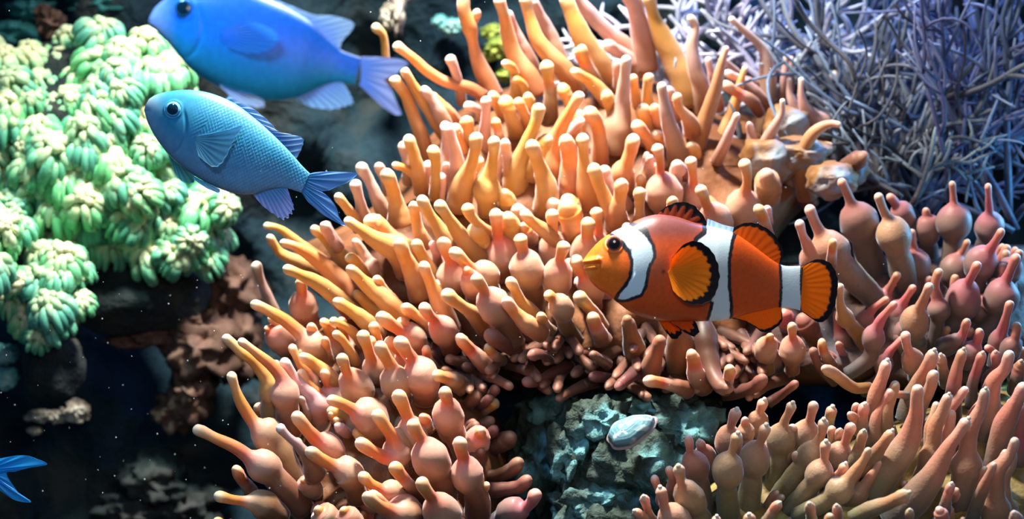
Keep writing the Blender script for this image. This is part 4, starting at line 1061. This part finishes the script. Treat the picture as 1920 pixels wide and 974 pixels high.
TRACED = [(14,(90,-20,150,80,220,150,300,230,330,310)),(8,(130,240,230,330,330,390,420,430)),(7,(440,-10,440,100,415,200,430,300,440,400)),
 (9,(495,60,488,200,478,320,430,420,380,462,340,475)),(9,(600,-10,598,150,604,350,600,600)),(7,(780,40,690,100,600,110,520,70,470,10)),(8,(570,225,500,160,440,60)),
 (12,(950,545,900,612,830,625,780,545)),(11,(945,150,905,350,790,480,700,570)),(13,(630,270,700,400,760,490,780,560)),(8,(210,-10,205,80,190,160)),(7,(340,110,370,200,340,300,300,420)),
 (7,(650,0,690,150,700,300,690,450)),(7,(860,-10,840,120,800,260,790,380)),(7,(930,20,910,150,940,280,920,400)),(8,(330,480,400,520,480,480,520,400)),(7,(20,60,120,160,230,230,330,350)),
 (9,(540,620,545,500,520,430,470,380)),(7,(720,620,730,480,710,350,740,200,730,60)),(8,(420,640,430,520,440,450,500,330))]
dark = [o for o in bpy.data.objects if o.get('label', '').startswith('dark grey-brown')][0]
for rr_, c_ in TRACED:
    a_ = np.array(c_, float).reshape(-1, 2); Dt = 18.05 + rng.uniform(-.15, .3)
    w_ = np.array([W(1440 + x / 2, y / 2, Dt + .12 * math.sin(i * 1.3)) for i, (x, y) in enumerate(a_)])
    cv = crom(w_, 26); q_ = np.linspace(0, 1, 26); v_, f_ = tube(cv, rr_ * .36 * Dt / FPX * (1.0 - .25 * np.abs(q_ - .6)) * np.where((q_ == 0) | (q_ == 1), .4, 1), 8)
    mb = MB(); mb.add(v_, f_, np.repeat(.35 + .6 * q_, 8)); mb.build('branch', M['g_brown'], dark, origin=cv[-1])
gorgonian('tall blue branching coral in the upper right, between the dark grey one and the edge', (1740, 420), 18.9, 15, 50, 130, 340, 6.5, M['g_blue'])
gorgonian('blue branching coral at the right edge, its stems rising from behind the mauve anemone', (1880, 430), 18.3, 12, 60, 150, 340, 6.5, M['g_blue'])
gorgonian('grey branching coral with low crossing twigs, just above the mauve bulbs', (1700, 380), 18.0, 7, 30, 150, 150, 6, M['g_brown'])

# ------------------------------------------------------------------ rocks, shell and small background growths
M['rock'] = mottled('live_rock', (0.012, 0.022, 0.014), (0.035, 0.06, 0.05), (0.16, 0.42, 0.45), 1.5, 0.75, 1.0, 0.12)
M['cream'] = mottled('pale_growth', (0.14, 0.12, 0.10), (0.34, 0.30, 0.25), (0.60, 0.60, 0.52), 3.0, 0.8)
M['brown'] = mottled('brown_soft_coral', (0.035, 0.018, 0.014), (0.08, 0.042, 0.03), (0.17, 0.095, 0.07), 1.2, 0.8, .4)
M['teal'] = mottled('teal_growth', (0.02, 0.12, 0.12), (0.10, 0.40, 0.42), (0.45, 0.75, 0.75), 3.0, 0.8)
M['tealdark'] = mottled('dark_teal_growth', (0.01, 0.06, 0.06), (0.02, 0.16, 0.16), (0.06, 0.30, 0.30), 2.0, 0.8)
M['moss'] = mottled('yellow_green_growth', (0.05, 0.06, 0.01), (0.16, 0.24, 0.04), (0.40, 0.48, 0.10), 3.0, 0.8)
def lumps(name, label, cat, D, blobs, mat, part='lump', group=None):
    c0 = blobs[0]; t = thing(name, label, cat, W(c0[0], c0[1] + c0[3], D), group)
    k = D / FPX
    for (cx, cy, rx, ry, dz, amp) in blobs:
        mb = MB(); c = W(cx, cy, D + dz); v, f = blob(c, (rx * k, (rx + ry) / 2 * k, ry * k), amp, 2.2, 40, 28, seed=cx * .037)
        mb.add(v, f); mb.build(part, mat, t, origin=c)
    return t
lumps('rock', 'teal-grey encrusted rock under the orange fish, between two anemones', 'rock', 16.35,
 [(1190,900,120,110,.1,.5),(1125,790,52,45,-.1,.5),(1075,850,36,80,.1,.6),(1275,800,70,60,.15,.6),(1200,770,60,35,.2,.5),(1110,940,80,60,.0,.5),(1290,880,60,70,.1,.5),(1030,760,60,40,.9,.5),(1010,860,60,110,1.0,.5)], M['rock'])
lumps('soft_coral', 'blurred brown soft coral reaching left behind the orange anemone', 'coral', 19.6,
 [(380,650,70,60,0,.5),(430,540,60,55,.2,.5),(350,600,45,35,-.1,.5),(290,630,45,20,-.1,.5),(235,640,35,14,-.1,.5),(360,730,45,60,.1,.5),(440,640,50,80,.3,.5),(330,770,40,40,.2,.5)], M['brown'])
lumps('rock', 'small cream pebble-like rock in the shade at the lower left', 'rock', 19.5, [(143,772,24,22,0,.4),(108,782,20,12,.1,.4)], M['cream'])
lumps('rock', 'pale bluish rock at the left edge under the small green coral clump', 'rock', 19.0, [(12,710,22,20,0,.4),(10,665,26,18,.2,.4)], M['teal'])
lumps('rock', 'flat grey-white rock chip left of the cream rock', 'rock', 19.6, [(75,780,26,12,0,.5),(66,808,14,8,0,.4)], M['cream'])
lumps('soft_coral', 'pale ragged growth hanging at the top, right of the larger blue fish', 'coral', 20.0, [(745,20,14,40,0,.5),(728,30,14,24,.1,.5),(752,-20,20,30,.1,.4)], M['cream'])
lumps('soft_coral', 'teal patch of growth on the wall beyond the forked orange tentacle', 'coral', 20.5, [(845,50,24,14,0,.5),(825,40,14,12,.1,.5)], M['teal'])
lumps('soft_coral', 'yellow-green growth on the wall between the tall orange tentacles', 'coral', 20.2, [(935,90,26,20,0,.6),(945,140,16,14,.1,.5),(1085,110,20,22,.1,.5),(920,60,18,14,.1,.5)], M['moss'])
lumps('soft_coral', 'dark teal crust on the wall above the big green coral, in the top corner', 'coral', 20.4, [(25,62,50,22,0,.5),(60,20,40,20,.1,.5),(190,10,60,22,.2,.5)], M['tealdark'])
lumps('soft_coral', 'brownish tuft above the big green coral head, at the top left', 'coral', 19.8, [(95,45,26,26,0,.6),(80,25,16,18,.1,.5),(115,60,16,12,.1,.5)], M['brown'])
lumps('rock', 'dim bluish rock low in the dark, right of the blue forked tail', 'rock', 20.0, [(290,900,60,50,0,.5),(250,960,70,40,.1,.5),(350,950,60,60,.2,.5)], M['floor'])

M['fold'] = mottled('anemone_rim', (0.16, 0.07, 0.025), (0.26, 0.12, 0.04), (0.20, 0.28, 0.36), 1.8, 0.55, .2)
for cx, cy, rx, ry, dd in ((1472, 235, 44, 36, .25), (1500, 290, 60, 34, .1), (1558, 335, 48, 34, .0), (1440, 300, 50, 44, .15), (1600, 320, 30, 26, .2)):
    Dd = depth('A', cx, cy) + dd; k = Dd / FPX; c = W(cx, cy, Dd); v, f = blob(c, (rx * k, rx * k, ry * k), .3, 1.4, 32, 22, seed=cx * .02)
    mb = MB(); mb.add(v, f); mb.build('rim_fold', M['fold'], ANEM['A'], origin=c)
# clam shell on the rock
def shell():
    cx, cy = 1178, 812; D = 15.72; k = D / FPX
    t = thing('clam_shell', 'pale bluish clam shell lying on the teal-grey rock', 'shell', W(cx, cy + 14, D))
    M['shell'] = colmat('shell_outside', 0.6, spec=0.3, bscale=30, bstr=.4); 
    ax = np.array([math.cos(.42), 0, math.sin(.42)]); up = np.array([-.3, -.62, .72]); dp = np.array([-.2, .72, .62])
    for sgn, nm, hgt in ((1, 'upper_valve', 24), (-1, 'lower_valve', 12)):
        nu, nv = 48, 16; V = []; cl = []
        for i in range(nu):
            a = 2 * math.pi * i / nu
            for j in range(nv):
                r = (j + .2) / (nv - .8)
                wb = 1 + .05 * math.sin(a * 3 + 1) + .03 * math.sin(a * 7); rx = 46 * (1 + .14 * math.cos(a)) * wb * (1 if sgn > 0 else 1.1); ry = 30 * wb * (1 if sgn > 0 else 1.15)
                bulge = math.sqrt(max(0, 1 - r ** 2)) * hgt
                ring = 0.8 * math.sin(r * 40)
                p = W(cx, cy, D) + (ax * rx * r * math.cos(a) + dp * ry * r * math.sin(a)) * k + up * sgn * (bulge + ring + 1.2) * k
                V.append(p)
                w = .5 + .5 * math.sin(r * 40)
                cc = np.array([.16, .34, .40]) * (.6 + .4 * w) if sgn > 0 else np.array([.42, .34, .34]) * (.5 + .5 * w)
                if sgn > 0 and noise.noise(Vector((a * 2, r * 3, 0))) > .15: cc = np.array([.45, .58, .58])
                cl.append(cc)
        f = [(i * nv + j, i * nv + j + 1, ((i + 1) % nu) * nv + j + 1, ((i + 1) % nu) * nv + j) for i in range(nu) for j in range(nv - 1)]
        f.append([i * nv for i in range(nu)]); f.append([i * nv + nv - 1 for i in range(nu)][::-1])
        mb = MB(); mb.add(V, f, None, cl); mb.build(nm, M['shell'], t)
shell()

# drifting specks in the water
mb = MB()
for _ in range(190):
    Y = rng.uniform(14.2, 17.5); px = rng.uniform(0, 1920); py = rng.uniform(0, 974)
    if rng.random() < .45: px = rng.uniform(0, 700); py = rng.uniform(500, 974)
    c = W(px, py, Y); r = rng.uniform(.002, .0055)
    v = c + r * np.array([(1, 0, 0), (-1, 0, 0), (0, 1, 0), (0, -1, 0), (0, 0, 1.4), (0, 0, -1.4)])
    mb.add(v, [(0, 2, 4), (2, 1, 4), (1, 3, 4), (3, 0, 4), (2, 0, 5), (1, 2, 5), (3, 1, 5), (0, 3, 5)])
sp = mb.build('drifting_specks', plain('speck', (.8, .9, .95)), None, smooth=False, kind='stuff')
sp['label'] = 'tiny pale particles drifting in the water all over the tank'; sp['category'] = 'particles'
